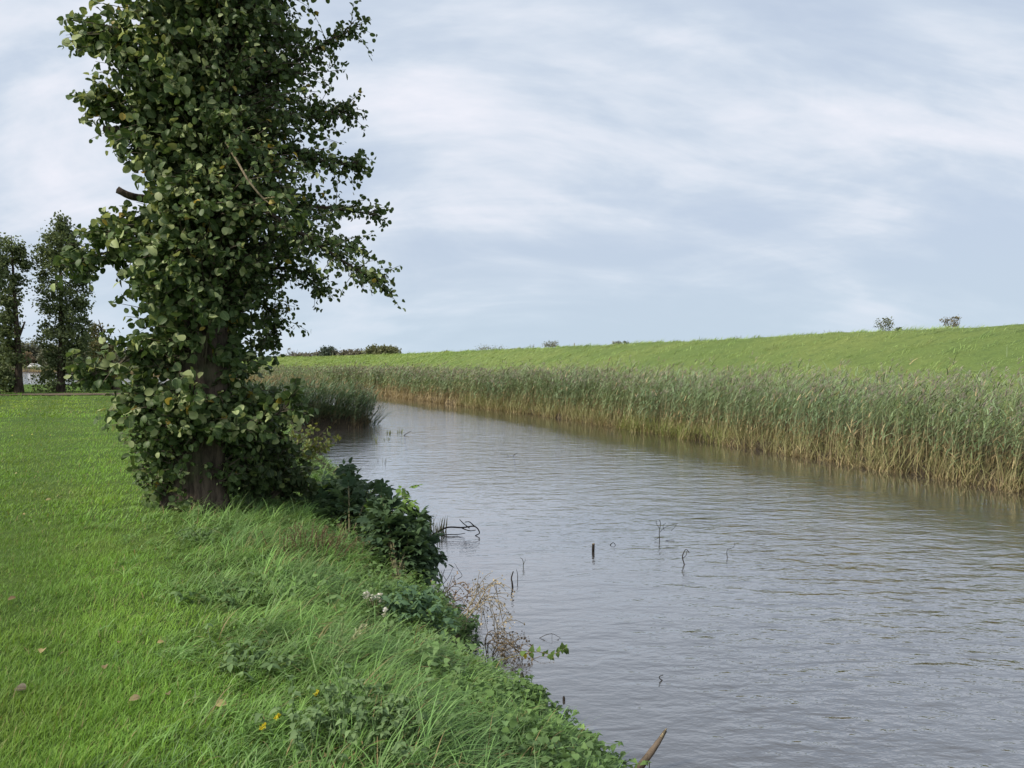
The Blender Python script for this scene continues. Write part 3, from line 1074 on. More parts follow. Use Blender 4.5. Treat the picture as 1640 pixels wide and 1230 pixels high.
    for way, r0 in (([(255, 230, 8.3), (225, 222, 8.15), (196, 212, 8.05), (166, 206, 8.0)], 0.034), ([(250, 320, 8.3), (228, 318, 8.15), (208, 313, 8.05), (188, 304, 8.0)], 0.036)):
        g = Geo()
        p = spline([at_depth(*w) for w in way], 10)
        tube(g, p, np.linspace(r0 * 1.25, r0, 10), 9, (0.20, 0.20, 0.20), 0.06)
        g.build('broken_stub', M['bark'], root, origin=O)
    twig.build('twigs', M['dead'], root, origin=O)

    P = np.concatenate(leafP)
    A = np.concatenate(leafA)
    N = np.concatenate(leafN)
    S = np.concatenate(leafS)
    n = len(P)
    dark = np.array([0.052, 0.094, 0.033])
    mid = np.array([0.092, 0.148, 0.048])
    w = np.clip(0.4 + 0.35 * rng.normal(size=(n, 1)), 0, 1)
    c = dark * (1 - w) + mid * w
    front = np.clip((TREE[1] - P[:, 1]) / 0.6, 0, 1)
    pale = (U(0, 1, n) < 0.10 + 0.17 * front)[:, None]
    c = np.where(pale, np.array([0.33, 0.39, 0.18]) * U(0.75, 1.25, (n, 1)), c)
    yel = (U(0, 1, n) < 0.010)[:, None]
    c = np.where(yel, np.array([0.36, 0.28, 0.06]), c)
    g = Geo()
    leaves(g, P, A, N, S, c, ROUND_LEAF, U(0.66, 1.05, n)[:, None], U(0.1, 0.6, n), U(0.05, 0.55, n))
    g.build('crown', M['leaf'], root, origin=O)
    return n


print('alder leaves', alder())


# ------------------------------------------------------------------ shrubs, herbs and other trees
def on_land(px, py):
    d = ray(px, py)
    for t in np.arange(2.0, 70.0, 0.02):
        p = EYE + d * t
        if p[2] <= max(float(land_z(p[0], p[1])), WATER_Z):
            return p
    return EYE + d * 70


def jitter(c, n, j=0.2):
    return np.asarray(c) * (1 + j * rng.normal(size=(n, 1))).clip(0.5, 1.7)


def clump_leaves(g, centres, per, r, size, ca, cb, tmpl=SIMPLE_LEAF, up=0.5):
    """leaf clusters round the given centres"""
    m = len(centres)
    n = m * per
    P = np.repeat(centres, per, 0) + rng.normal(size=(n, 3)) * np.repeat(np.broadcast_to(r, m), per)[:, None] * np.array([1, 1, 0.8])
    A = unit(rng.normal(size=(n, 3)) + np.array([0.2, 0, -0.3]))
    N = unit(rng.normal(size=(n, 3)) * 0.7 + np.array([0, 0, up]))
    w = np.repeat(U(0, 1, m), per)[:, None] * 0.7 + 0.3 * U(0, 1, (n, 1))
    c = (np.asarray(ca) * (1 - w) + np.asarray(cb) * w) * (1 + 0.15 * rng.normal(size=(n, 1))).clip(0.6, 1.5)
    leaves(g, P, A, N, size * U(0.6, 1.35, n), c, tmpl, 1.0, U(0, 0.4, n), U(0, 0.5, n))


def row_tree(label, px_trunk, base, profile, nclump, leafsize, ca, cb, group, forks=(), lean=0.0):
    """a slim leafy tree of the row across the lawn; profile rows are (y, left, right) seen at its distance"""
    dep = base[1]
    root = thing('row_tree', base, label, 'tree', group)
    top = at_depth(px_trunk, profile[0][0], dep)
    g = Geo()
    pts = spline([base - Z * 0.2, base + (top - base) * 0.33 + np.array([0.05, 0, 0]), base + (top - base) * 0.66, top], 12)
    tube(g, pts, np.interp(np.linspace(0, 1, 12), [0, 0.1, 1], [0.27, 0.19, 0.02]), 9, (0.16, 0.15, 0.14), 0.05)
    g.build('trunk', M['bark'], root, origin=base)
    for f in forks:
        g = Geo()
        tube(g, spline([at_depth(x, y, dep) for x, y in f], 8), np.linspace(0.11, 0.04, 8), 7, (0.16, 0.15, 0.14), 0.05)
        g.build('limb', M['bark'], root, origin=base)
    pr = np.array(profile, float)
    y = U(pr[0, 0], pr[-1, 0], nclump * 3)
    l = np.interp(y, pr[:, 0], pr[:, 1])
    r = np.interp(y, pr[:, 0], pr[:, 2])
    keep = U(0, 60, len(y)) < (r - l)
    y, l, r = y[keep][:nclump], l[keep][:nclump], r[keep][:nclump]
    u = U(0, 1, len(y))
    pad = np.minimum(6.0, (r - l) * 0.25)
    x = l + pad + (r - l - 2 * pad) * u
    half = (r - l) / 2 * dep / F * 0.8
    c = np.array([at_depth(a, b, dep) for a, b in zip(x, y)])
    q = np.sqrt(np.clip(1 - (2 * u - 1) ** 2, 0.02, 1))
    c[:, 1] += U(-1, 1, len(y)) * half * q
    c = c[c[:, 2] > base[2] + 0.12]
    g = Geo()
    clump_leaves(g, c, 62, U(0.10, 0.24, len(c)), leafsize, ca, cb)
    # stray sprays outside the outline
    e = c[U(0, 1, len(c)) < 0.3] + rng.normal(size=(1, 3)) * 0.1
    clump_leaves(g, e + rng.normal(size=e.shape) * 0.32, 10, 0.14, leafsize, ca, cb)
    g.build('crown', M['foliage'], root, origin=base)


G_ROW = 'slim trees standing along the far edge of the lawn'
CA, CB = (0.085, 0.115, 0.055), (0.170, 0.210, 0.095)
pA = on_land(97, 628)
row_tree('tallest dense column-shaped tree of the row across the lawn, leafy to its foot', 97, np.array([pA[0], pA[1], 0.0]),
         [(350, 95, 101), (365, 88, 112), (380, 72, 122), (400, 58, 136), (430, 50, 146), (465, 58, 142), (500, 66, 140), (540, 62, 146), (570, 72, 140), (595, 58, 150), (628, 50, 152)],
         270, 0.14, CA, CB, G_ROW)
pB = on_land(15, 630)
row_tree('slim tree with a forked bare trunk and bushy skirt, left of the tallest row tree', 18, np.array([pB[0], pB[1] + 0.8, 0.0]),
         [(377, 14, 26), (390, 4, 36), (410, -6, 42), (440, -12, 44), (455, 0, 38), (475, 2, 24), (500, 0, 26), (525, -8, 34), (548, -12, 36), (572, -6, 40), (585, 4, 28), (596, -6, 30), (628, -16, 40)],
         115, 0.145, CA, CB, G_ROW, [[(14, 556), (18, 530), (17, 505)], [(18, 560), (30, 540), (40, 515)]])
pC = on_land(-22, 632)
row_tree('slim tree mostly outside the frame, showing only dark sprays at the left border', -24, np.array([pC[0], pC[1], 0.0]),
         [(370, -30, -16), (385, -40, 2), (420, -50, 8), (465, -48, 4), (480, -40, -8), (540, -44, -4), (628, -46, -8)],
         110, 0.155, CA, CB, G_ROW)
pD = on_land(158, 626)
row_tree('low brownish tree filling the gap between the tall row tree and the leafy alder', 158, np.array([pD[0], pD[1] + 2.0, 0.0]),
         [(512, 150, 168), (530, 142, 182), (560, 138, 186), (600, 136, 186), (626, 134, 184)],
         60, 0.15, (0.105, 0.110, 0.055), (0.180, 0.170, 0.085), G_ROW)


def pinnate(g, bases, dirs, length, col, pairs=3):
    """compound leaves: opposite leaflets along a midrib"""
    n = len(bases)
    dirs = unit(dirs)
    side = unit(np.cross(dirs, Z) + 1e-6)
    nrm = unit(np.cross(side, dirs) + 0.25 * rng.normal(size=(n, 3)))
    side = unit(np.cross(dirs, nrm))
    strips(g, bases, unit(dirs * np.array([1, 1, 0]) + 1e-6), length, 0.004, np.arcsin(dirs[:, 2].clip(-1, 1)), 0.5, 2, (0.12, 0.13, 0.05), (0.12, 0.13, 0.05))
    for k in range(pairs + 1):
        f = 0.35 + 0.62 * k / pairs
        p = bases + dirs * (length * f)[:, None] - Z * (0.22 * length * f ** 2)[:, None]
        for s in ((-1, 1) if k < pairs else (0,)):
            a = unit(side * s + dirs * (0.55 if s else 1) - Z * 0.25 + 0.15 * rng.normal(size=(n, 3)))
            leaves(g, p, a, nrm, length * (0.42 - 0.06 * k / pairs), col, OVAL_LEAF, 0.85, U(0.1, 0.4, n), U(0.1, 0.5, n))


def pinnate_shrub(name, label, base, blobs, nleaf, ca, cb, leaf_len=(0.15, 0.26), young=()):
    root = thing(name, base, label, 'shrub')
    st, g = Geo(), Geo()
    B, D = [], []
    for (c, r) in blobs:
        c = np.asarray(c, float)
        k = int(nleaf * r[0] * r[2] / sum(b[1][0] * b[1][2] for b in blobs))
        nb = max(4, k // 14)
        for q in range(nb):
            d = unit(rng.normal(size=3) * np.array([1, 1, 0.8]) + Z * 0.35)
            e = c + d * np.asarray(r) * U(0.4, 0.95)
            m = (base + e) / 2 + np.array([0, 0, 0.10]) + rng.normal(size=3) * 0.05
            path = spline([base + rng.normal(size=3) * np.array([0.04, 0.04, 0]), m, e], 7)
            tube(st, path, np.linspace(0.011, 0.003, 7), 4, (0.13, 0.12, 0.07), cap=False)
            for w in range(14):
                t = U(0.35, 1.0)
                p = path[min(int(t * 6), 5)] * (1 - (t * 6 % 1)) + path[min(int(t * 6) + 1, 6)] * (t * 6 % 1)
                o = unit(p - c) if np.linalg.norm(p - c) > 0.05 else rng.normal(size=3)
                B.append(p)
                D.append(unit(o * 0.8 + rng.normal(size=3) * 0.7 + Z * 0.15))
    B, D = np.array(B), np.array(D)
    n = len(B)
    w = U(0, 1, (n, 1)) ** 1.6
    c = (np.asarray(ca) * (1 - w) + np.asarray(cb) * w) * U(0.8, 1.2, (n, 1))
    pinnate(g, B, D, U(*leaf_len, n), c)
    for (p, k) in young:
        p = np.asarray(p, float)
        path = spline([base, (base + p) / 2 + Z * 0.05, p], 7)
        tube(st, path, np.linspace(0.009, 0.003, 7), 4, (0.16, 0.20, 0.08), cap=False)
        bb = path[rng.integers(4, 7, k)] + rng.normal(size=(k, 3)) * 0.01
        pinnate(g, bb, rng.normal(size=(k, 3)) * np.array([1, 1, 0.4]) + Z * 0.25, U(0.14, 0.20, k), jitter((0.16, 0.26, 0.06), k, 0.15))
    st.build('stems', M['dead'], root, origin=base)
    g.build('foliage', M['foliage'], root, origin=base)


bA = on_land(560, 875)
pinnate_shrub('elder_shrub', 'dark elder shrub with a low dome of compound leaves, nearer the alder', np.array(bA),
              [(at_depth(548, 808, 9.6), (0.52, 0.45, 0.40)), (at_depth(505, 830, 9.3), (0.32, 0.3, 0.30)), (at_depth(585, 850, 9.2), (0.35, 0.3, 0.25))], 800,
              (0.046, 0.085, 0.045), (0.095, 0.150, 0.070), young=[(at_depth(536, 765, 9.6), 9)])
bB = on_land(640, 930)
pinnate_shrub('elder_shrub', 'dark elder shrub with one pale green shoot standing up above the water', np.array(bB),
              [(at_depth(628, 832, 8.4), (0.40, 0.34, 0.30)), (at_depth(640, 893, 7.9), (0.36, 0.34, 0.28)), (at_depth(590, 880, 8.3), (0.28, 0.3, 0.25)), (at_depth(668, 915, 7.7), (0.18, 0.2, 0.12))], 900,
              (0.044, 0.080, 0.043), (0.090, 0.146, 0.066), young=[(at_depth(648, 782, 8.5), 12), (at_depth(590, 812, 8.4), 6), (at_depth(612, 850, 7.9), 6), (at_depth(668, 845, 8.0), 5)])


def leafy_bush(name, label, base, blobs, nsh, size, ca, cb, pale=0.08, tmpl=ROUND_LEAF, cat='bush'):
    root = thing(name, base, label, cat)
    st, g = Geo(), Geo()
    P, A, N = [], [], []
    for (c, r) in blobs:
        for q in range(nsh):
            d = unit(rng.normal(size=3))
            e = np.asarray(c) + d * np.asarray(r) * U(0.5, 1.05)
            b = base + rng.normal(size=3) * np.array([0.03, 0.03, 0])
            path = spline([b, (b + e) / 2 + Z * 0.12 + rng.normal(size=3) * 0.06, e], 8)
            tube(st, path, np.linspace(0.010, 0.002, 8), 4, (0.13, 0.11, 0.08), cap=False)
            k = 13
            t = U(0.4, 1.0, k) * 6.99
            i = t.astype(int)
            p = path[i] + (path[i + 1] - path[i]) * (t - i)[:, None]
            P.append(p + rng.normal(size=(k, 3)) * 0.025)
            A.append(unit(rng.normal(size=(k, 3)) + np.array([0.3, 0, -0.35])))
            N.append(unit((p - c) * 0.8 + Z * 0.4 + rng.normal(size=(k, 3)) * 0.5))
    P, A, N = np.concatenate(P), np.concatenate(A), np.concatenate(N)
    n = len(P)
    w = U(0, 1, (n, 1)) ** 1.5
    c = np.asarray(ca) * (1 - w) + np.asarray(cb) * w
    c = np.where(U(0, 1, (n, 1)) < pale, np.array([0.24, 0.30, 0.11]) * U(0.7, 1.1, (n, 1)), c)
    leaves(g, P, A, N, size * U(0.65, 1.25, n), c, tmpl, 0.95, U(0.1, 0.5, n), U(0.1, 0.5, n))
    st.build('stems', M['dead'], root, origin=base)
    g.build('foliage', M['leaf'], root, origin=base)


leafy_bush('alder_bush', 'dark round-leaved alder bush crowding the right side of the alder trunk', np.array([-2.95, 9.0, -0.05]),
           [(at_depth(425, 710, 8.9), (0.44, 0.45, 0.38)), (at_depth(455, 740, 9.0), (0.36, 0.4, 0.32)), (at_depth(420, 645, 9.0), (0.30, 0.4, 0.34)), (at_depth(400, 755, 8.6), (0.3, 0.3, 0.25)), (at_depth(480, 770, 9.2), (0.28, 0.3, 0.22))],
           46, 0.078, (0.034, 0.060, 0.026), (0.070, 0.110, 0.042))
leafy_bush('willow_sapling', 'thin sapling with yellowing leaves leaning over the water behind the alder', np.array([-3.9, 13.2, -0.5]),
           [(at_depth(505, 690, 13.0), (0.42, 0.3, 0.22)), (at_depth(525, 705, 13.0), (0.30, 0.3, 0.16)), (at_depth(480, 720, 13.0), (0.3, 0.3, 0.2))],
           9, 0.075, (0.10, 0.14, 0.035), (0.22, 0.23, 0.05), 0.1, OVAL_LEAF, 'sapling')


def herb(name, label, cat, base, h, rad, nst, lsize, ca, cb, tmpl=NETTLE_LEAF, wr=1.0, group=None, upright=0.5, pairs=5, mat='foliage'):
    """a clump of leafy stems with opposite leaf pairs"""
    g = Geo()
    st = g
    P, A = [], []
    for q in range(int(nst * 2.4)):
        o = rng.normal(size=2) * rad * 0.5
        b = np.array([base[0] + o[0], base[1] + o[1], 0.0])
        for _ in range(6):
            if float(land_sd(b[0], b[1])) < 0.02:
                b[:2] += np.array([-0.10, -0.05])
        b[2] = float(land_z(b[0], b[1])) - 0.01
        e = b + np.array([o[0] * (1 - upright) * 0.7 + U(0, 0.06), o[1] * (1 - upright) * 0.7, h * U(0.5, 1.0)])
        path = spline([b, (b + e) / 2 + rng.normal(size=3) * 0.02, e], 6)
        tube(st, path, np.linspace(0.004, 0.002, 6), 4, np.asarray(ca) * 1.2, cap=False)
        for k in range(pairs):
            t = (0.25 + 0.75 * k / (pairs - 1)) * 4.99
            i = int(t)
            p = path[i] + (path[i + 1] - path[i]) * (t - i)
            a0 = U(0, pi)
            for s in (0, pi, pi / 2, 3 * pi / 2) if k == pairs - 1 else (0, pi):
                P.append(p)
                A.append([cos(a0 + s), sin(a0 + s), U(-0.45, 0.25)])
    P, A = np.array(P), unit(np.array(A))
    n = len(P)
    N = unit(Z + 0.3 * rng.normal(size=(n, 3)))
    w = U(0, 1, (n, 1))
    c = (np.asarray(ca) * (1 - w) + np.asarray(cb) * w) * U(0.85, 1.15, (n, 1))
    leaves(g, P, A, N, lsize * 0.46 * U(0.5, 1.25, n), c, tmpl, wr, U(0.1, 0.5, n), U(0.1, 0.6, n))
    tag(g.build(name, M[mat], origin=base), label, cat, group)


NA, NB = (0.120, 0.195, 0.080), (0.190, 0.280, 0.125)
herb('nettle_clump', 'broad clump of grey-green toothed nettle leaves at the bottom edge among the long grass', 'nettles', on_land(575, 1190), 0.22, 0.26, 44, 0.075, NA, NB, group='leafy herbs on the bank')
herb('nettle_clump', 'low grey-green herb patch in the combed grass straight below the alder trunk', 'nettles', on_land(310, 862), 0.10, 0.22, 18, 0.055, NA, NB, group='leafy herbs on the bank')
herb('dock_plant', 'broad-leaved dock in the rough grass between the alder and the white seed heads', 'dock', on_land(415, 962), 0.15, 0.24, 12, 0.11, (0.10, 0.17, 0.065), (0.16, 0.25, 0.095), OVAL_LEAF, 0.8, 'leafy herbs on the bank', 0.2, 4)
herb('dock_plant', 'broad-leaved dock at the edge of the mown lawn, nearest of the docks', 'dock', on_land(395, 1065), 0.12, 0.20, 10, 0.10, (0.11, 0.18, 0.075), (0.17, 0.26, 0.105), OVAL_LEAF, 0.8, 'leafy herbs on the bank', 0.2, 4)
herb('bramble_patch', 'tangle of toothed bramble leaves hanging over the bank edge above the broken branch', 'bramble', on_land(935, 1205), 0.15, 0.30, 60, 0.075, (0.10, 0.175, 0.06), (0.17, 0.27, 0.085), NETTLE_LEAF, 1.1, 'leafy herbs on the bank', 0.3)
herb('bramble_patch', 'leafy weeds at the water edge just below the black post top', 'bramble', on_land(840, 1135), 0.14, 0.28, 46, 0.07, (0.095, 0.17, 0.06), (0.16, 0.26, 0.085), NETTLE_LEAF, 1.1, 'leafy herbs on the bank', 0.3)
herb('bramble_patch', 'weedy leaf tuft sticking out over the water between the black post and the broken branch', 'bramble', on_land(905, 1150), 0.16, 0.16, 18, 0.08, (0.08, 0.14, 0.055), (0.14, 0.22, 0.08), NETTLE_LEAF, 1.1, 'leafy herbs on the bank', 0.2)
herb('thistle_plant', 'bluish green thistle rosette beside the white seed heads', 'thistle', on_land(655, 985), 0.18, 0.22, 16, 0.16, (0.08, 0.15, 0.085), (0.13, 0.22, 0.11), LANCE_LEAF, 1.3, 'leafy herbs on the bank', 0.2, 5)
herb('thistle_plant', 'dark leafy weed clump on the bank edge beneath the dead brown stalks', 'thistle', on_land(735, 1005), 0.18, 0.24, 20, 0.12, (0.07, 0.13, 0.06), (0.12, 0.20, 0.08), LANCE_LEAF, 1.5, 'leafy herbs on the bank', 0.2, 5)
herb('weed_clump', 'reddish brown withered weeds at the foot of the elder shrubs', 'weeds', on_land(500, 880), 0.24, 0.34, 26, 0.05, (0.13, 0.09, 0.055), (0.17, 0.16, 0.08), LANCE_LEAF, 1.2, 'leafy herbs on the bank', 0.6, 6)


def bank_weeds():
    """small leaves filling the rough grass"""
    g = Geo()
    n = 36000
    x, y = wedge(n, 2.2, 16, 1.5, -0.60, 0.40)
    k = (land_sd(x, y) > 0.0) & (rough_grass(x, y) > 0.5) & (wob(x, y, 1.1, 14) + 0.35 * rng.normal(size=n) + 0.9 * (land_sd(x, y) < 0.9) > 0.35)
    x, y = x[k], y[k]
    n = len(x)
    P = np.stack([x, y, land_z(x, y) + U(0.02, 0.17, n)], -1)
    A = unit(np.stack([rng.normal(size=n), rng.normal(size=n), U(-0.4, 0.4, n)], -1))
    N = unit(Z + 0.45 * rng.normal(size=(n, 3)))
    leaves(g, P, A, N, U(0.022, 0.055, n), hues(x, y, n, (0.115, 0.200, 0.060), (0.175, 0.275, 0.090), (0.13, 0.20, 0.10)), NETTLE_LEAF, 1.1, 0.3, U(0, 0.5, n))
    return tag(g.build('bank_weeds', M['foliage']), 'small leafy weeds growing through the bank grass', 'weeds', kind='stuff')


bank_weeds()


# ------------------------------------------------------------------ dead wood and stems at the water
def sticks(name, label, cat, ways, rad, mat='wetwood', col=(0.25, 0.25, 0.25), group=None, sides=6, depth=None):
    rad = rad * 0.68
    """first pixel of each way stands where it enters the water unless a depth is given"""
    base = None
    g = Geo()
    for w in ways:
        if depth is None:
            d = on_plane(w[0][0], w[0][1], WATER_Z)[1] if base is None else base[1]
        else:
            d = depth
        p = [at_depth(a, b, d + (q[0] if q else 0)) for a, b, *q in w]
        if base is None:
            base = p[0].copy()
        p = spline(p, max(6, 4 * len(p)))
        r = rad if w is ways[0] else rad * 0.65
        tube(g, p, np.linspace(r, r * 0.55, len(p)), sides, col, 0.06)
    o = g.build(name, M[mat], origin=base)
    return tag(o, label, cat, group)


G_TW = 'dead twigs poking out of the river'
# stub of a post standing alone in the water
base = on_plane(950, 884, WATER_Z)
root = thing('post_stub', base, 'short dark wooden post with a pale sawn top standing alone in the water', 'post')
g = Geo()
tube(g, spline([base - Z * 0.3, base + Z * 0.03, base + np.array([0.004, 0, 0.095])], 8), 0.017, 10, (0.2, 0.2, 0.2), 0.05)
g.build('shaft', M['wetwood'], root, origin=base)
g = Geo()
tube(g, [base + np.array([0.004, 0, 0.093]), base + np.array([0.004, 0, 0.103])], 0.0155, 10, (0.35, 0.33, 0.3), 0.03)
g.build('cut_top', M['palewood'], root, origin=base)

sticks('water_twig', 'branching dark twig with several upright shoots in the water right of the post stub', 'twig',
       [[(1056, 866), (1056, 850), (1058, 838), (1055, 832)], [(1056, 860), (1050, 864), (1048, 862)], [(1057, 852), (1063, 846), (1072, 842), (1086, 838)], [(1064, 850), (1062, 842), (1066, 838)], [(1056, 846), (1051, 838), (1052, 834)], [(1066, 866), (1073, 865), (1080, 865)], [(1075, 850), (1080, 845), (1083, 840)]], 0.008, group=G_TW)
sticks('water_twig', 'hooked dark twig bent over like a cane in the water below the branching twig', 'twig', [[(1096, 904), (1093, 893), (1095, 885), (1099, 880), (1104, 885)], [(1094, 894), (1099, 889), (1100, 883)]], 0.010, group=G_TW)
sticks('water_twig', 'two faint thin twigs standing in the water farthest right of the twigs', 'twig', [[(1165, 893), (1164, 884), (1166, 878)], [(1166, 880), (1175, 876), (1177, 868)]], 0.006, group=G_TW)
sticks('water_twig', 'crooked dark stick standing in the water beside the dead brown stalks', 'twig', [[(821, 941), (820, 932), (819, 926), (822, 915)]], 0.014, group=G_TW)
sticks('water_twig', 'thin straight twig just right of the crooked dark stick', 'twig', [[(829, 930), (829, 920), (827, 912)]], 0.006, group=G_TW)
sticks('water_twig', 'thin reed stem bent over to the left near the crooked stick', 'twig', [[(838, 908), (838, 900), (836, 895), (833, 893)], [(838, 905), (841, 898), (841, 895)]], 0.006, group=G_TW)
sticks('water_twig', 'wiry twig making a flat triangle on the water above the leafy spray', 'twig', [[(864, 1022), (874, 1017), (884, 1015), (893, 1019), (899, 1023)], [(884, 1026), (884, 1020), (884, 1014)]], 0.004, group=G_TW)
sticks('water_twig', 'small dark angled twig floating by itself in open water near the bottom', 'twig', [[(1061, 1090), (1056, 1086), (1057, 1083), (1062, 1081)]], 0.006, group=G_TW)
sticks('water_twig', 'tiny dark snag lying flat on the water right of the post stub', 'twig', [[(977, 873), (982, 869), (986, 873)]], 0.008, group=G_TW)
sticks('fallen_branch', 'bare dark forked branch lying half sunk among the cut iris leaves', 'branch',
       [[(690, 858), (715, 845), (740, 845), (760, 843), (768, 853), (761, 858)], [(752, 846), (742, 838), (736, 832)], [(760, 843), (752, 836), (745, 836)], [(740, 846), (752, 850), (762, 849)], [(700, 858), (720, 856), (732, 856), (745, 854)], [(733, 858), (730, 864), (728, 866)]], 0.018)
sticks('dead_snag', 'bare grey forked twigs standing in the shallows between the elder shrub and the dead stalks', 'twigs',
       [[(712, 942), (708, 928), (712, 912)], [(718, 940), (722, 930), (724, 921)], [(730, 938), (728, 930), (727, 920)], [(732, 928), (740, 922), (734, 912), (728, 902)], [(715, 930), (709, 920), (706, 914)], [(700, 945), (716, 928), (726, 908)]], 0.007)
sticks('far_twig', 'dark twig lying on the water beside the small green tufts near the reed spit', 'twig', [[(647, 697), (652, 694), (659, 690)]], 0.018, group=G_TW)
sticks('far_twig', 'thin twig line afloat in the middle of the far water', 'twig', [[(812, 729), (822, 729), (829, 725)], [(829, 729), (836, 730), (842, 729)]], 0.012, group=G_TW)
for (a, b, ph, lab) in ((836, 1084, 0.05, 'rotten black post top at the water edge below the leafy spray'), (903, 1118, 0.03, 'small dark stub half hidden by weeds at the bank edge')):
    q = on_plane(a, b + 4, WATER_Z)
    g = Geo()
    tube(g, spline([q - Z * 0.25, q - Z * 0.02, q + np.array([0.0, 0, ph])], 7), np.array([0.013, 0.014, 0.014, 0.015, 0.015, 0.013, 0.008]) * ph * 20, 10, (0.18, 0.18, 0.18), 0.08)
    tag(g.build('old_post', M['wetwood'], origin=q), lab, 'post')
# the thick broken branch at the bottom
base = at_depth(1026, 1232, 4.25)
root = thing('broken_branch', base, 'thick weathered broken branch with a splintered pale tip jutting up over the water', 'branch')
g = Geo()
p = spline([at_depth(1012, 1244, 4.25), at_depth(1030, 1222, 4.25), at_depth(1052, 1192, 4.27), at_depth(1066, 1170, 4.3)], 14)
tube(g, p, np.interp(np.linspace(0, 1, 14), [0, 0.3, 0.75, 1], [0.023, 0.021, 0.014, 0.009]), 11, (0.42, 0.42, 0.40), 0.07)
g.build('limb', M['bark'], root, origin=base)
g = Geo()
for q in range(5):
    o = rng.normal(size=3) * 0.006
    tube(g, [p[-3] + o, p[-1] + o + (p[-1] - p[-3]) * U(0.1, 0.5)], [0.010, 0.002], 5, (0.35, 0.33, 0.28))
g.build('splinters', M['palewood'], root, origin=base)
g = Geo()
tube(g, spline([at_depth(1038, 1214, 4.25), at_depth(1040, 1226, 4.24), at_depth(1038, 1250, 4.24)], 6), 0.003, 5, (0.2, 0.2, 0.2))
g.build('twig', M['wetwood'], root, origin=base)


def upright_leaves(name, label, cat, pts, hts, wid, c0, c1, group=None, lean=0.1, mat='reed'):
    P = np.array(pts, float)
    n = len(P)
    g = Geo()
    strips(g, P, headings(n, 0.2, 1.2), hts, wid * U(0.7, 1.2, n), pi / 2 - np.abs(rng.normal(size=n)) * lean - 0.03, U(0.0, 0.35, n), 4, jitter(c0, n), jitter(c1, n))
    o = g.build(name, M[mat], origin=P[0])
    return tag(o, label, cat, group)


q = np.array([on_plane(U(664, 714), U(848, 870), WATER_Z - 0.05) for _ in range(46)])
upright_leaves('iris_stubs', 'stand of cut brown and green iris leaves in the water beside the elder shrub', 'iris', q, U(0.14, 0.34, 46), 0.020, (0.11, 0.09, 0.05), (0.17, 0.17, 0.075))
for (cx, cy, w, k, lab) in ((601, 711, 3, 9, 'lone green reed tuft in the water nearest the alder'), (624, 697, 6, 14, 'left one of a close pair of small reed tufts off the reed spit'), (640, 696, 6, 14, 'right one of a close pair of small reed tufts off the reed spit'), (620, 707, 12, 9, 'sparse line of broken stems in front of the paired reed tufts')):
    q = np.array([on_plane(cx + 0.75 * U(-w, w), cy + U(-2, 1), WATER_Z - 0.05) for _ in range(k)])
    upright_leaves('reed_tuft', lab, 'reeds', q, U(0.10, 0.30, k) * (1.25 if w == 3 else 0.8 if w == 6 else 0.5), 0.025, (0.13, 0.13, 0.06), (0.20, 0.24, 0.10), 'small reed tufts in open water', 0.25)
q = np.array([on_plane(U(602, 620), U(740, 744), WATER_Z - 0.02) for _ in range(6)])
upright_leaves('reed_tuft', 'six faint short stems in the water straight behind the elder shrubs', 'reeds', q, U(0.08, 0.16, 6), 0.012, (0.10, 0.10, 0.07), (0.14, 0.15, 0.09), 'small reed tufts in open water')
q = np.array([at_depth(U(508, 532), U(795, 812), 10.6) for _ in range(9)])
upright_leaves('iris_plant', 'tall sword-shaped iris leaves between the alder bush and the elder shrub', 'iris', q, U(0.35, 0.75, 9), 0.045, (0.10, 0.15, 0.07), (0.13, 0.20, 0.10), None, 0.28)
q = np.array([at_depth(U(470, 500), U(790, 806), 9.4) for _ in range(8)])
upright_leaves('iris_plant', 'yellow-green sword leaves rising at the foot of the alder bush', 'iris', q, U(0.25, 0.5, 8), 0.030, (0.15, 0.19, 0.05), (0.20, 0.24, 0.07), None, 0.3)


def dead_stalks(label, foot, tips, droop, nside, col, name='dead_stalks'):
    """withered flower stalks with wiry side branches and seed husks"""
    base = np.asarray(foot, float)
    root = thing(name, base, label, 'dead plant', 'withered stalks hanging over the water edge')
    g, h = Geo(), Geo()
    for tp in tips:
        tp = np.asarray(tp, float)
        path = spline([base + rng.normal(size=3) * 0.05, (base + tp) / 2 + Z * 0.08 + rng.normal(size=3) * 0.03, tp, tp + np.array([0.10, 0.0, -droop])], 14)
        tube(g, path, np.linspace(0.005, 0.002, 14), 4, jitter(col, 1)[0], cap=False)
        for q in range(nside):
            i = rng.integers(4, 13)
            d = unit(np.array([U(-0.2, 1), U(-0.5, 0.5), U(-0.6, 0.7)])) * U(0.06, 0.22)
            sp_ = spline([path[i], path[i] + d * 0.6 + Z * 0.01, path[i] + d - Z * 0.03], 5)
            tube(g, sp_, [0.0032, 0.003, 0.0027, 0.0023, 0.002], 3, jitter(col, 1)[0], cap=False)
            k = 3
            leaves(h, sp_[-1] + rng.normal(size=(k, 3)) * 0.012, rng.normal(size=(k, 3)), rng.normal(size=(k, 3)), U(0.010, 0.026, k), jitter(np.asarray(col) * 1.15, k), OVAL_LEAF)
    g.build('stems', M['dead'], root, origin=base)
    h.build('seed_husks', M['dead'], root, origin=base)  # dry seed husks at the ends of the side branches


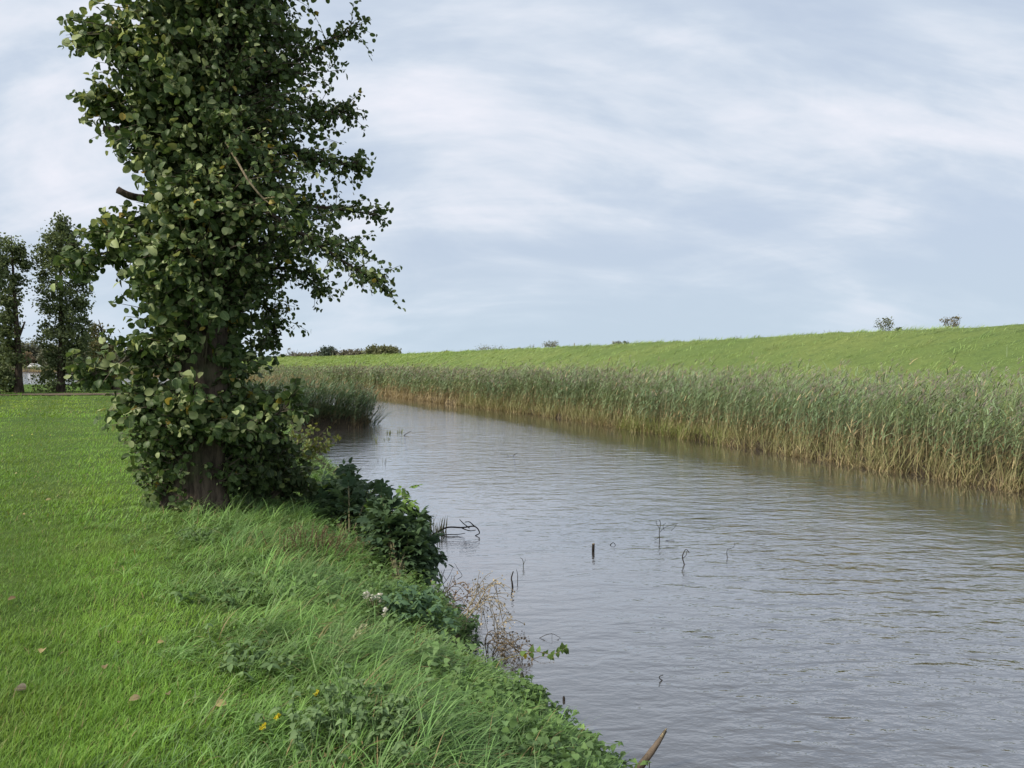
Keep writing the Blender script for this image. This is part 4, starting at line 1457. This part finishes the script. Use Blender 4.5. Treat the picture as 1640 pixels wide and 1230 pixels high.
dead_stalks('tall pale brown withered stalks leaning out over the water', at_depth(735, 1015, 6.4), [at_depth(790, 935, 6.6), at_depth(778, 950, 6.5), at_depth(795, 960, 6.5), at_depth(765, 945, 6.5), at_depth(786, 970, 6.4)], 0.42, 11, (0.33, 0.28, 0.19))
dead_stalks('dark brown wiry withered stalks low over the bank edge by the leafy spray', at_depth(775, 1062, 6.0), [at_depth(790, 1010, 6.1), at_depth(812, 1025, 6.0), at_depth(826, 1040, 5.9), at_depth(800, 1040, 5.9)], 0.14, 14, (0.17, 0.135, 0.09))
dead_stalks('reddish seed-bearing stalks between the white seed heads and the water', at_depth(700, 990, 6.9), [at_depth(735, 935, 7.0), at_depth(752, 955, 6.9), at_depth(715, 950, 6.9), at_depth(745, 975, 6.8)], 0.10, 12, (0.21, 0.15, 0.095))


def spray_of_leaves():
    base = at_depth(800, 1058, 5.45)
    root = thing('leafy_spray', base, 'single arching stem of pointed green leaves reaching out over the water', 'plant')
    g = Geo()
    p = spline([base, at_depth(832, 1049, 5.45), at_depth(860, 1044, 5.45), at_depth(885, 1048, 5.45), at_depth(905, 1038, 5.45)], 20)
    tube(g, p, np.linspace(0.004, 0.002, 20), 5, (0.17, 0.15, 0.07))
    g.build('stem', M['dead'], root, origin=base)
    g = Geo()
    i = np.array([5, 6, 8, 8, 10, 11, 12, 13, 14, 14, 16, 16, 17, 18, 18, 19, 19, 19])
    n = len(i)
    A = unit(np.stack([U(-0.2, 0.8, n), U(-0.5, 0.5, n), np.where(np.arange(n) % 2 == 0, U(0.5, 1.2, n), U(-1.6, -0.6, n))], -1))
    N = unit(np.stack([U(-0.6, 0.6, n), -np.ones(n), U(0, 0.8, n)], -1))
    c = jitter((0.13, 0.21, 0.06), n, 0.2)
    c[1] = (0.5, 0.42, 0.05)
    leaves(g, p[i], A, N, U(0.032, 0.058, n), c, NETTLE_LEAF, 1.1, U(0.1, 0.5, n), U(0.2, 0.7, n))
    g.build('leaves', M['foliage'], root, origin=base)


spray_of_leaves()


def flower(name, label, cat, base, heads, stemcol, mat, petal, ph, group=None):
    root = thing(name, base, label, cat, group)
    g, f = Geo(), Geo()
    for hd in heads:
        hd = np.asarray(hd)
        tube(g, spline([base, (base + hd) / 2 + rng.normal(size=3) * 0.015, hd], 6), 0.002, 4, stemcol, cap=False)
        n = 26
        d = unit(rng.normal(size=(n, 3)) + Z * 0.4)
        leaves(f, hd + d * ph * 0.2, d, rng.normal(size=(n, 3)), ph * U(0.6, 1.2, n), jitter(petal, n, 0.1), OVAL_LEAF, 0.9)
    g.build('stem', M['dead'], root, origin=base)
    f.build('blossom', M[mat], root, origin=base)


wb = on_land(606, 990)
flower('seed_head_plant', 'row of white fluffy seed heads on thin stems above the bank grass', 'seed heads', wb,
       [at_depth(x, y, wb[1] + 0.1) for x, y in ((583, 954), (590, 957), (595, 955), (596, 961), (603, 957), (608, 954), (612, 962), (587, 951))], (0.20, 0.17, 0.10), 'petal_white', (0.78, 0.76, 0.72), 0.022)
wb = on_land(625, 1004)
flower('seed_head_plant', 'lone white fluffy seed head hanging just right of the white row', 'seed heads', wb, [at_depth(616, 985, wb[1]), at_depth(617, 977, wb[1])], (0.20, 0.17, 0.10), 'petal_white', (0.75, 0.73, 0.70), 0.018)
wb = on_land(712, 985)
flower('seed_head_plant', 'sprinkle of pinkish white seed heads among the reddish stalks', 'seed heads', wb,
       [at_depth(x, y, wb[1] + 0.05) for x, y in ((699, 959), (697, 965), (722, 967), (715, 973), (730, 958), (742, 990), (720, 976))], (0.20, 0.16, 0.10), 'petal_white', (0.70, 0.62, 0.60), 0.014)
for (x, y, lab) in ((505, 1112, 'small yellow flower in the long grass just above the nettle clump'), (442, 1150, 'yellow flower at the bare patch left of the nettle clump'), (419, 1166, 'yellow flower farthest left of the yellow flowers'),
                    (608, 1146, 'yellow flower in the middle of the grass above the nettle leaves'), (625, 1137, 'yellow bud on a taller stem beside the nettle clump'), (938, 1200, 'lime yellow leaf bud among the brambles by the broken branch')):
    b = on_land(x, y + 22)
    hd = at_depth(x, y, b[1] - 0.02)
    flower('yellow_flower', lab, 'flower', b, [hd, hd + np.array([0.012, 0, 0.012])], (0.14, 0.20, 0.06), 'foliage', (0.72, 0.62, 0.06), 0.010, 'yellow flowers on the bank')


def tall_stalk(label, ways, col):
    b = at_depth(*ways[0])
    root = thing('grass_stalk', b, label, 'grass stalk', 'tall grass stalks on the bank')
    g, h = Geo(), Geo()
    p = spline([at_depth(*w) for w in ways], 16)
    tube(g, p, np.linspace(0.0028, 0.0014, 16), 4, col)
    k = 60
    i = rng.integers(10, 16, k)
    leaves(h, p[i] + rng.normal(size=(k, 3)) * 0.004, unit(rng.normal(size=(k, 3)) * 0.35 + (p[15] - p[10]) / np.linalg.norm(p[15] - p[10])), rng.normal(size=(k, 3)), U(0.012, 0.03, k), jitter(col, k), LANCE_LEAF)
    g.build('stem', M['grass'], root, origin=b)
    h.build('seed_head', M['grass'], root, origin=b)


tall_stalk('tallest green grass stalk with a feathery seed head in the middle of the bank', [(532, 1118, 3.95), (538, 1075, 3.98), (545, 1030, 4.02), (550, 985, 4.06)], (0.22, 0.30, 0.13))
tall_stalk('pale grass stalk leaning right beside the tallest seed stalk', [(540, 1050, 4.3), (556, 1032, 4.32), (580, 1003, 4.35)], (0.38, 0.40, 0.24))
tall_stalk('thin grass stalk arching left of the nettle clump', [(552, 1205, 3.3), (549, 1180, 3.32), (548, 1160, 3.33)], (0.30, 0.33, 0.18))

# fallen leaves on the lawn
G_FL = 'fallen leaves on the lawn'
for (x, y, s, c, lab) in (
        (82, 805, 0.095, (0.50, 0.38, 0.22), 'pale tan fallen leaf on the lawn level with the alder foot'),
        (36, 829, 0.060, (0.33, 0.24, 0.11), 'small brown fallen leaf just below and left of the pale tan one'),
        (26, 966, 0.085, (0.26, 0.17, 0.11), 'brown curled fallen leaf near the left border of the lawn'),
        (70, 1050, 0.085, (0.48, 0.36, 0.20), 'tan curled fallen leaf in the lower left lawn'),
        (168, 1077, 0.070, (0.30, 0.19, 0.13), 'reddish brown fallen leaf right of the tan curled one'),
        (225, 1130, 0.080, (0.36, 0.25, 0.18), 'crumpled brown fallen leaf in the bright lawn near the bottom'),
        (271, 1125, 0.060, (0.28, 0.20, 0.14), 'thin brown fallen leaf beside the crumpled one'),
        (345, 1143, 0.090, (0.58, 0.45, 0.25), 'pale buff fallen leaf where the lawn meets the long grass'),
        (190, 1040, 0.055, (0.34, 0.24, 0.14), 'small fallen leaf in mid lawn above the reddish brown one'),
        (252, 1040, 0.060, (0.45, 0.34, 0.18), 'tan fallen leaf at the mowing line of the rough grass'),
        (42, 1116, 0.100, (0.12, 0.09, 0.07), 'dark rotting leaf flat on the lawn near the bottom left'),
        (24, 762, 0.075, (0.52, 0.42, 0.24), 'pale fallen leaf small in the distant lawn at the left border'),
        (19, 700, 0.09, (0.62, 0.55, 0.08), 'leftmost of the bright yellow leaves far across the lawn'),
        (52, 699, 0.09, (0.62, 0.55, 0.10), 'middle one of the bright yellow leaves far across the lawn'),
        (81, 700, 0.07, (0.60, 0.52, 0.12), 'rightmost of the bright yellow leaves far across the lawn')):
    p = on_land(x, y)
    p[2] += 0.036
    s = s * 0.58
    c = np.array(c) * np.array([0.85, 0.88, 0.75])
    g = Geo()
    a = U(0, 2 * pi)
    leaves(g, np.array([[0, 0, 0.0]]), np.array([[cos(a), sin(a), 0.25]]), np.array([[0.1, -0.5, 1.0]]), s, np.array([c]), ROUND_LEAF, 0.8, 0.55, 0.35)
    o = g.build('fallen_leaf', M['leaf'])
    o.location = p
    tag(o, lab, 'leaf', G_FL)

# ------------------------------------------------------------------ far shore, far trees, shrubs on the dyke
def far_tree(name, label, base, w, h, ca, cb, group, leaf=0.5, dens=1.0, bare=False, cat='tree', trunk_h=0.3):
    root = thing(name, base, label, cat, group)
    g = Geo()
    tube(g, spline([base - Z * 0.3, base + Z * h * 0.4, base + np.array([0.03 * w, 0, h * 0.8])], 6), np.linspace(0.05 * h, 0.015 * h, 6), 6, (0.13, 0.12, 0.11), 0.05)
    for q in range(14 if bare else 6):
        a = U(0, 2 * pi)
        tube(g, spline([base + Z * h * U(0.2, 0.6), base + np.array([cos(a) * w * 0.22, sin(a) * w * 0.2, h * U(0.5, 0.8)]), base + np.array([cos(a) * w * U(.3, .45), sin(a) * w * 0.4, h * U(0.75, 1.0)])], 6), np.linspace(0.018 * h, 0.004 * h, 6), 4, (0.13, 0.12, 0.11))
    g.build('trunk', M['bark'], root, origin=base)
    n = int((12 if bare else 85) * dens)
    u = unit(rng.normal(size=(n, 3))) * (U(0.15, 1, (n, 1)) ** 0.45)
    lump = 1 + 0.18 * np.sin(3.1 * u[:, 0] + U(0, 6)) + 0.14 * np.sin(5.3 * u[:, 0] + 2 * u[:, 2] + U(0, 6))
    c = base + np.stack([u[:, 0] * w * 0.46, u[:, 1] * w * 0.42, h * (trunk_h + (1 - trunk_h) * 0.5) + u[:, 2] * lump * h * (1 - trunk_h) * 0.5], -1)
    c = c[c[:, 2] > base[2] + 0.1]
    g = Geo()
    clump_leaves(g, c, 30, (0.085 * min(w, h)) * U(0.6, 1.4, len(c)), leaf, ca, cb, up=0.8)
    g.build('crown', M['foliage'], root, origin=base)


def at_base(px, depth, z):
    p = at_depth(px, 580, depth)
    return np.array([p[0], depth, z])


def top_h(py, depth, z):
    return EYE[2] + (580 - py) / F * depth - z


FA, FB = (0.115, 0.125, 0.090), (0.185, 0.195, 0.130)  # distance haze put into the leaf colours: far trees lightened and greyed
far_tree('round_tree', 'broad round-topped olive tree at the right end of the far tree line behind the dyke', at_base(612, 236, 0.5), 60 / F * 236, top_h(553, 236, 0.5), (0.120, 0.135, 0.075), (0.210, 0.220, 0.110), 'tree line behind the far end of the dyke', 0.6, 2.2, trunk_h=0.1)
far_tree('round_tree', 'dark blue-green round tree standing out above the far tree line', at_base(526, 262, 0.0), 26 / F * 262, top_h(556, 262, 0.0), (0.070, 0.095, 0.080), (0.115, 0.145, 0.105), 'tree line behind the far end of the dyke', 0.6, 1.4, trunk_h=0.2)
far_tree('bare_tree', 'pale nearly leafless tree at the left end of the far tree line', at_base(468, 290, 0.0), 20 / F * 290, top_h(558, 290, 0.0), (0.20, 0.19, 0.16), (0.26, 0.24, 0.20), 'tree line behind the far end of the dyke', 0.4, 0.8, bare=True)
for (x, dp, ty, wd) in ((440, 300, 571, 30), (456, 292, 568, 26), (478, 288, 566, 30), (497, 284, 567, 30), (512, 272, 565, 26), (541, 262, 562, 30), (553, 256, 561, 30), (566, 252, 562, 30), (582, 246, 562, 30), (594, 240, 564, 26)):
    far_tree('hedge_tree', 'one of the low grey-brown trees making up the hedge-like tree line behind the dyke', at_base(x, dp, 0.0), wd / F * dp, top_h(ty, dp, 0.0), (0.150, 0.145, 0.115), (0.220, 0.205, 0.155), 'low trees of the far tree line', 0.6, 1.0, trunk_h=0.05)  # leaf colours greyed here too, in place of haze

# trees on the far side of the lake, left
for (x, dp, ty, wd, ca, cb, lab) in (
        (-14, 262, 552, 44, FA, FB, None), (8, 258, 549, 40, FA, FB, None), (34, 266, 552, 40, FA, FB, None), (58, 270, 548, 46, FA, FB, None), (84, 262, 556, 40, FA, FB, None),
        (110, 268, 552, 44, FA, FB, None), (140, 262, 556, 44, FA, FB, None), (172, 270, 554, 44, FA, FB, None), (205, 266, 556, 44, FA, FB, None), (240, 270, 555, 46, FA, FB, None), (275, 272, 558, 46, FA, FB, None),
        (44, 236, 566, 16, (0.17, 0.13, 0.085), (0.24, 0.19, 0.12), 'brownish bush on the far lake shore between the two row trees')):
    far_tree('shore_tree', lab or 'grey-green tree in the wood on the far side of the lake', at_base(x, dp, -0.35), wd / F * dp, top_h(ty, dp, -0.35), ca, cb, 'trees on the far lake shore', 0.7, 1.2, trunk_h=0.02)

# shrubs showing over the crest of the dyke, rooted on its landward side
def crest_base(px, back):
    """point on the landward shoulder of the dyke seen at this column"""
    dx = (px - 820.0) / F
    t = np.linspace(-10, 300, 4000)
    c = dyke_pt(t, np.full(4000, 3.0 + back / 9.0))
    i = int(np.argmin(np.abs(c[:, 0] - dx * c[:, 1])))
    return c[i]


G_CR = 'shrubs showing over the crest of the dyke'
for (x, ty, wd, kind, lab) in (
        (718, 562.5, 10, 0, 'tiny dark shrub tip farthest along the dyke crest'),
        (786, 557, 50, 1, 'long low shrub with pale silvery leaves on the dyke crest'),
        (830, 559, 16, 0, 'small dark low shrub just right of the long silvery one'),
        (882, 547, 22, 1, 'compact silvery shrub standing alone near the middle of the crest'),
        (988, 548, 14, 1, 'left half of the paired small shrubs right of the crest middle'),
        (1002, 547, 12, 0, 'right half of the paired small shrubs right of the crest middle'),
        (1415, 510, 30, 2, 'leafy olive shrub with a full crown on the right part of the crest'),
        (1440, 526, 9, 0, 'tiny green shrub tip beside the leafy olive shrub'),
        (1515, 507, 18, 3, 'sparse twiggy shrub with brown leaves near the right end of the crest'),
        (1530, 506, 16, 3, 'sparse twiggy shrub farthest right on the crest'),
        (852, 551, 10, 4, 'bare thin twigs between the silvery shrubs'),
        (1182, 536, 14, 4, 'bare twigs just breaking the crest line right of centre'),
        (1325, 528, 16, 4, 'bare twigs on the crest left of the leafy olive shrub')):
    b = crest_base(x, 1.2)
    dp = b[1]
    h = max(top_h(ty, dp, b[2]), 0.35)
    w = wd / F * dp
    ca, cb = [((0.07, 0.09, 0.05), (0.12, 0.14, 0.08)), ((0.14, 0.15, 0.10), (0.26, 0.26, 0.19)), ((0.10, 0.12, 0.06), (0.18, 0.19, 0.10)), ((0.16, 0.14, 0.09), (0.22, 0.20, 0.13)), ((0.2, 0.18, 0.15), (0.24, 0.2, 0.17))][kind]
    root = thing('crest_shrub', b, lab, 'shrub', G_CR)
    g = Geo()
    for q in range(9 if kind < 3 else 14):
        e = b + np.array([U(-0.5, 0.5) * w, U(-0.2, 0.2) * w, h * U(0.75, 1.02)])
        tube(g, spline([b - Z * 0.1, (b + e) / 2 + rng.normal(size=3) * 0.05, e], 6), np.linspace(0.012, 0.004, 6) * max(1, dp / 60), 4, (0.16, 0.14, 0.12))
    g.build('stems', M['dead'], root, origin=b)
    if kind != 4:
        n = {0: 16, 1: 30, 2: 26, 3: 9}[kind]
        c = b + np.stack([U(-0.45, 0.45, n) * w, U(-0.25, 0.25, n) * w, h * U(0.45, 0.97, n)], -1)
        g = Geo()
        clump_leaves(g, c, 14, 0.07 * w + 0.03, 0.09 * max(1, dp / 60), ca, cb, up=0.6)
        g.build('foliage', M['foliage'], root, origin=b)
b = crest_base(920, -1.0)
g = Geo()
tube(g, [b - Z * 0.2, b + Z * 0.45], 0.045, 8, (0.25, 0.23, 0.2), 0.02)
tag(g.build('crest_post', M['palewood'], origin=b), 'short wooden post standing on the dyke crest right of the compact silvery shrub', 'post')


# a white car parked on the far shore of the lake
def prism(g, outline, y0, y1, col=(0.7, 0.7, 0.7), inset=0.0):
    o = np.array(outline, float)
    n = len(o)
    c = o.mean(0)
    oi = c + (o - c) * (1 - inset)
    a = np.stack([oi[:, 0], np.full(n, y0), oi[:, 1]], -1)
    m1 = np.stack([o[:, 0], np.full(n, y0 + 0.12), o[:, 1]], -1)
    m2 = np.stack([o[:, 0], np.full(n, y1 - 0.12), o[:, 1]], -1)
    d = np.stack([oi[:, 0], np.full(n, y1), oi[:, 1]], -1)
    v = np.vstack([a, m1, m2, d, [[c[0], y0, c[1]]], [[c[0], y1, c[1]]]])
    k = np.arange(n)
    kn = (k + 1) % n
    q = np.vstack([np.stack([k + r * n, kn + r * n, kn + (r + 1) * n, k + (r + 1) * n], -1) for r in range(3)])
    t = np.vstack([np.stack([kn, k, np.full(n, 4 * n)], -1), np.stack([k + 3 * n, kn + 3 * n, np.full(n, 4 * n + 1)], -1)])
    g.add(v, q, t, col)


cb = at_base(57, 226, -0.35)
root = thing('parked_car', cb, 'small white car parked on the grass of the far lake shore', 'car')
g = Geo()
prism(g, [(-2.0, 0.35), (2.0, 0.35), (2.05, 0.7), (1.9, 0.88), (1.0, 0.98), (-1.75, 1.0), (-2.0, 0.8)], -0.85, 0.85, inset=0.04)
prism(g, [(-1.6, 1.0), (0.95, 0.98), (0.3, 1.42), (-0.3, 1.5), (-1.2, 1.46)], -0.74, 0.74, inset=0.10)
o = g.build('body', M['white_paint'], root, smooth=False)
g = Geo()
for y in (-0.765, 0.765):
    for q4 in ([(-1.35, 1.05), (-0.45, 1.05), (-0.45, 1.40), (-1.1, 1.38)], [(-0.38, 1.05), (0.65, 1.05), (0.22, 1.36), (-0.38, 1.40)]):
        g2 = Geo()
        g2.add([(a, y, b) for a, b in q4], [(0, 1, 2, 3)])
        g2.build('side_window', M['glass'], root, smooth=False)
for x in (-1.25, 1.25):
    for y in (-0.80, 0.80):
        g = Geo()
        tube(g, [(x, y - 0.1, 0.32), (x, y + 0.1, 0.32)], 0.32, 16, (0.2, 0.2, 0.2))
        w = g.build('wheel', M['rubber'], root)
